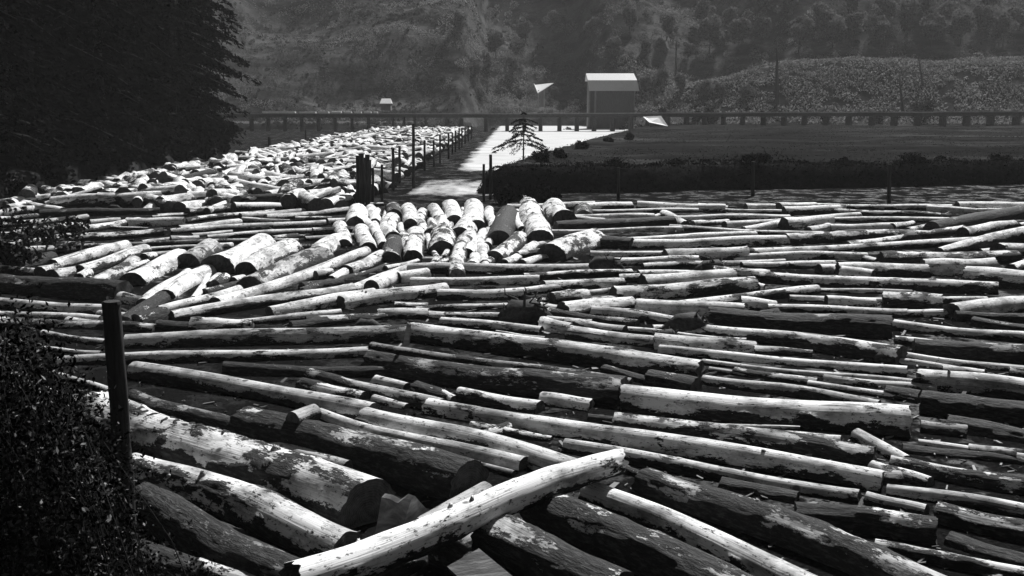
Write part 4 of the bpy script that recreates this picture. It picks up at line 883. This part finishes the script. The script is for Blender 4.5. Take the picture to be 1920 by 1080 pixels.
BR = [(-31.5, 60), (-31.2, 66), (-31.6, 72), (-31.4, 79), (-31.5, 86), (-31.3, 93), (-31.5, 100), (-31.4, 107), (-31.6, 114), (-33, 121), (-37, 128), (-32, 54), (-33, 49)]
brn = {i: r_ for r_, i in enumerate(sorted(range(len(BR)), key=lambda i: proj(Vector((BR[i][0], BR[i][1], 1)))[0]))}
for i, (x, y) in enumerate(BR):
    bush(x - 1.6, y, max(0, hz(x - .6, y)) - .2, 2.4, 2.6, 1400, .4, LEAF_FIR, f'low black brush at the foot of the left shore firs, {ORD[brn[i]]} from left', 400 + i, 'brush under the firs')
# the little sparse conifer in front of the channel
fm, tm = conifer_mesh(350, 5.6, 2.5, .34, 8, 5, 46, .24, LEAF_DARK); p = at_z(981, 316, 1.0)
root = link('young_conifer', None, None, 'small sparse conifer with drooping arms standing before the white channel', 'tree'); root.location = (p.x, p.y, hz(p.x, p.y) - .2 if hz(p.x, p.y) > 0 else -.3)
hh = (at_y(981, 208, p.y).z - root.location.z) / 5.6; root.scale = (hh * 1.15, hh * 1.15, hh); link('foliage', fm, root); link('trunk', tm, root)

# foreground shrub at the left
def big_bush():
    root = link('leafy_shrub', None, None, 'big dark leafy shrub filling the lower left corner around the leaning post', 'shrub'); root.location = (-5.4, 10.4, hz(-5.4, 10.4))
    rs = np.random.RandomState(71); z0 = root.location.z; C, D_, ST = [], [], []
    pts = []
    for k in range(300):
        # a shoot: starts low, arches up and outward
        px = rs.uniform(-120, 188) if k % 12 else rs.uniform(180, 330); top = 590 + (1.1 if px < 190 else 1.6) * max(0, px - 50) + rs.rand() ** 1.3 * 420 + (rs.rand() ** 2) * 60; D = rs.uniform(9.0, 12.2)
        tip = at_y(px, min(top, 1120), D); base = Vector((tip.x - rs.uniform(-1.3, 1.6), tip.y + rs.uniform(-.4, .4), max(hz(tip.x, tip.y), .2)))
        mid_ = (base + tip) / 2 + Vector((rs.uniform(-.2, .2), rs.uniform(-.2, .2), .25)); pts.append((base, mid_, tip))
    for a_, b_, c_ in pts:
        A = [np.array(v - root.location) for v in (a_, b_, c_)]; ST.append(tube(A, [.010, .006, .003], 5, 1))
        n = 210; t = rs.rand(n) ** .55; P = ((1 - t) ** 2)[:, None] * A[0] + (2 * t * (1 - t))[:, None] * A[1] + (t ** 2)[:, None] * A[2]; P = P + rs.randn(n, 3) * .15 + rs.randn(3) * .1; C.append(P)
    C = np.concatenate(C); V, Q, s = leaves(C, .03 + .055 * rs.rand(len(C)), 72, .45); link('foliage', mesh('foliage', V, [Q], {'shade': s ** 9}, [mat_leaf('shrub_leaves', .003, .22, .9, 0)], smooth=False), root)
    solid('stems', ST, mat_simple('dark_stem', .005, .015, 5), root, True)
big_bush()
# the white-flecked branches at the left edge of the raft
p = at_z(35, 505, 0); bush(p.x - .3, p.y, -.1, 2.2, 2.6, 900, .22, LEAF_BUSH, 'tangled dark brush with pale flecks at the left edge of the raft', 500)
p = at_z(110, 470, 0); bush(p.x, p.y, -.1, 1.8, 1.5, 500, .22, LEAF_BUSH, 'low tangle of branches right of the pale-flecked brush', 501)

# ------------------------------------------------------------------ haze
k = bpy.data.materials.new('haze_air'); k.use_nodes = True; n = k.node_tree; n.nodes.clear()
vo = n.nodes.new('ShaderNodeVolumePrincipled'); vo.inputs['Color'].default_value = (.9, .9, .9, 1); vo.inputs['Density'].default_value = .00024; vo.inputs['Anisotropy'].default_value = 0
ou = n.nodes.new('ShaderNodeOutputMaterial'); n.links.new(vo.outputs[0], ou.inputs['Volume'])
V, Q, T = box((0, 360, 148), (940, 830, 312)); hzo = link('haze', mesh('haze', V, [Q], mats=[k], smooth=False), kind='stuff')
sc.cycles.volume_bounces = 0; sc.cycles.max_bounces = 6; sc.cycles.transparent_max_bounces = 16
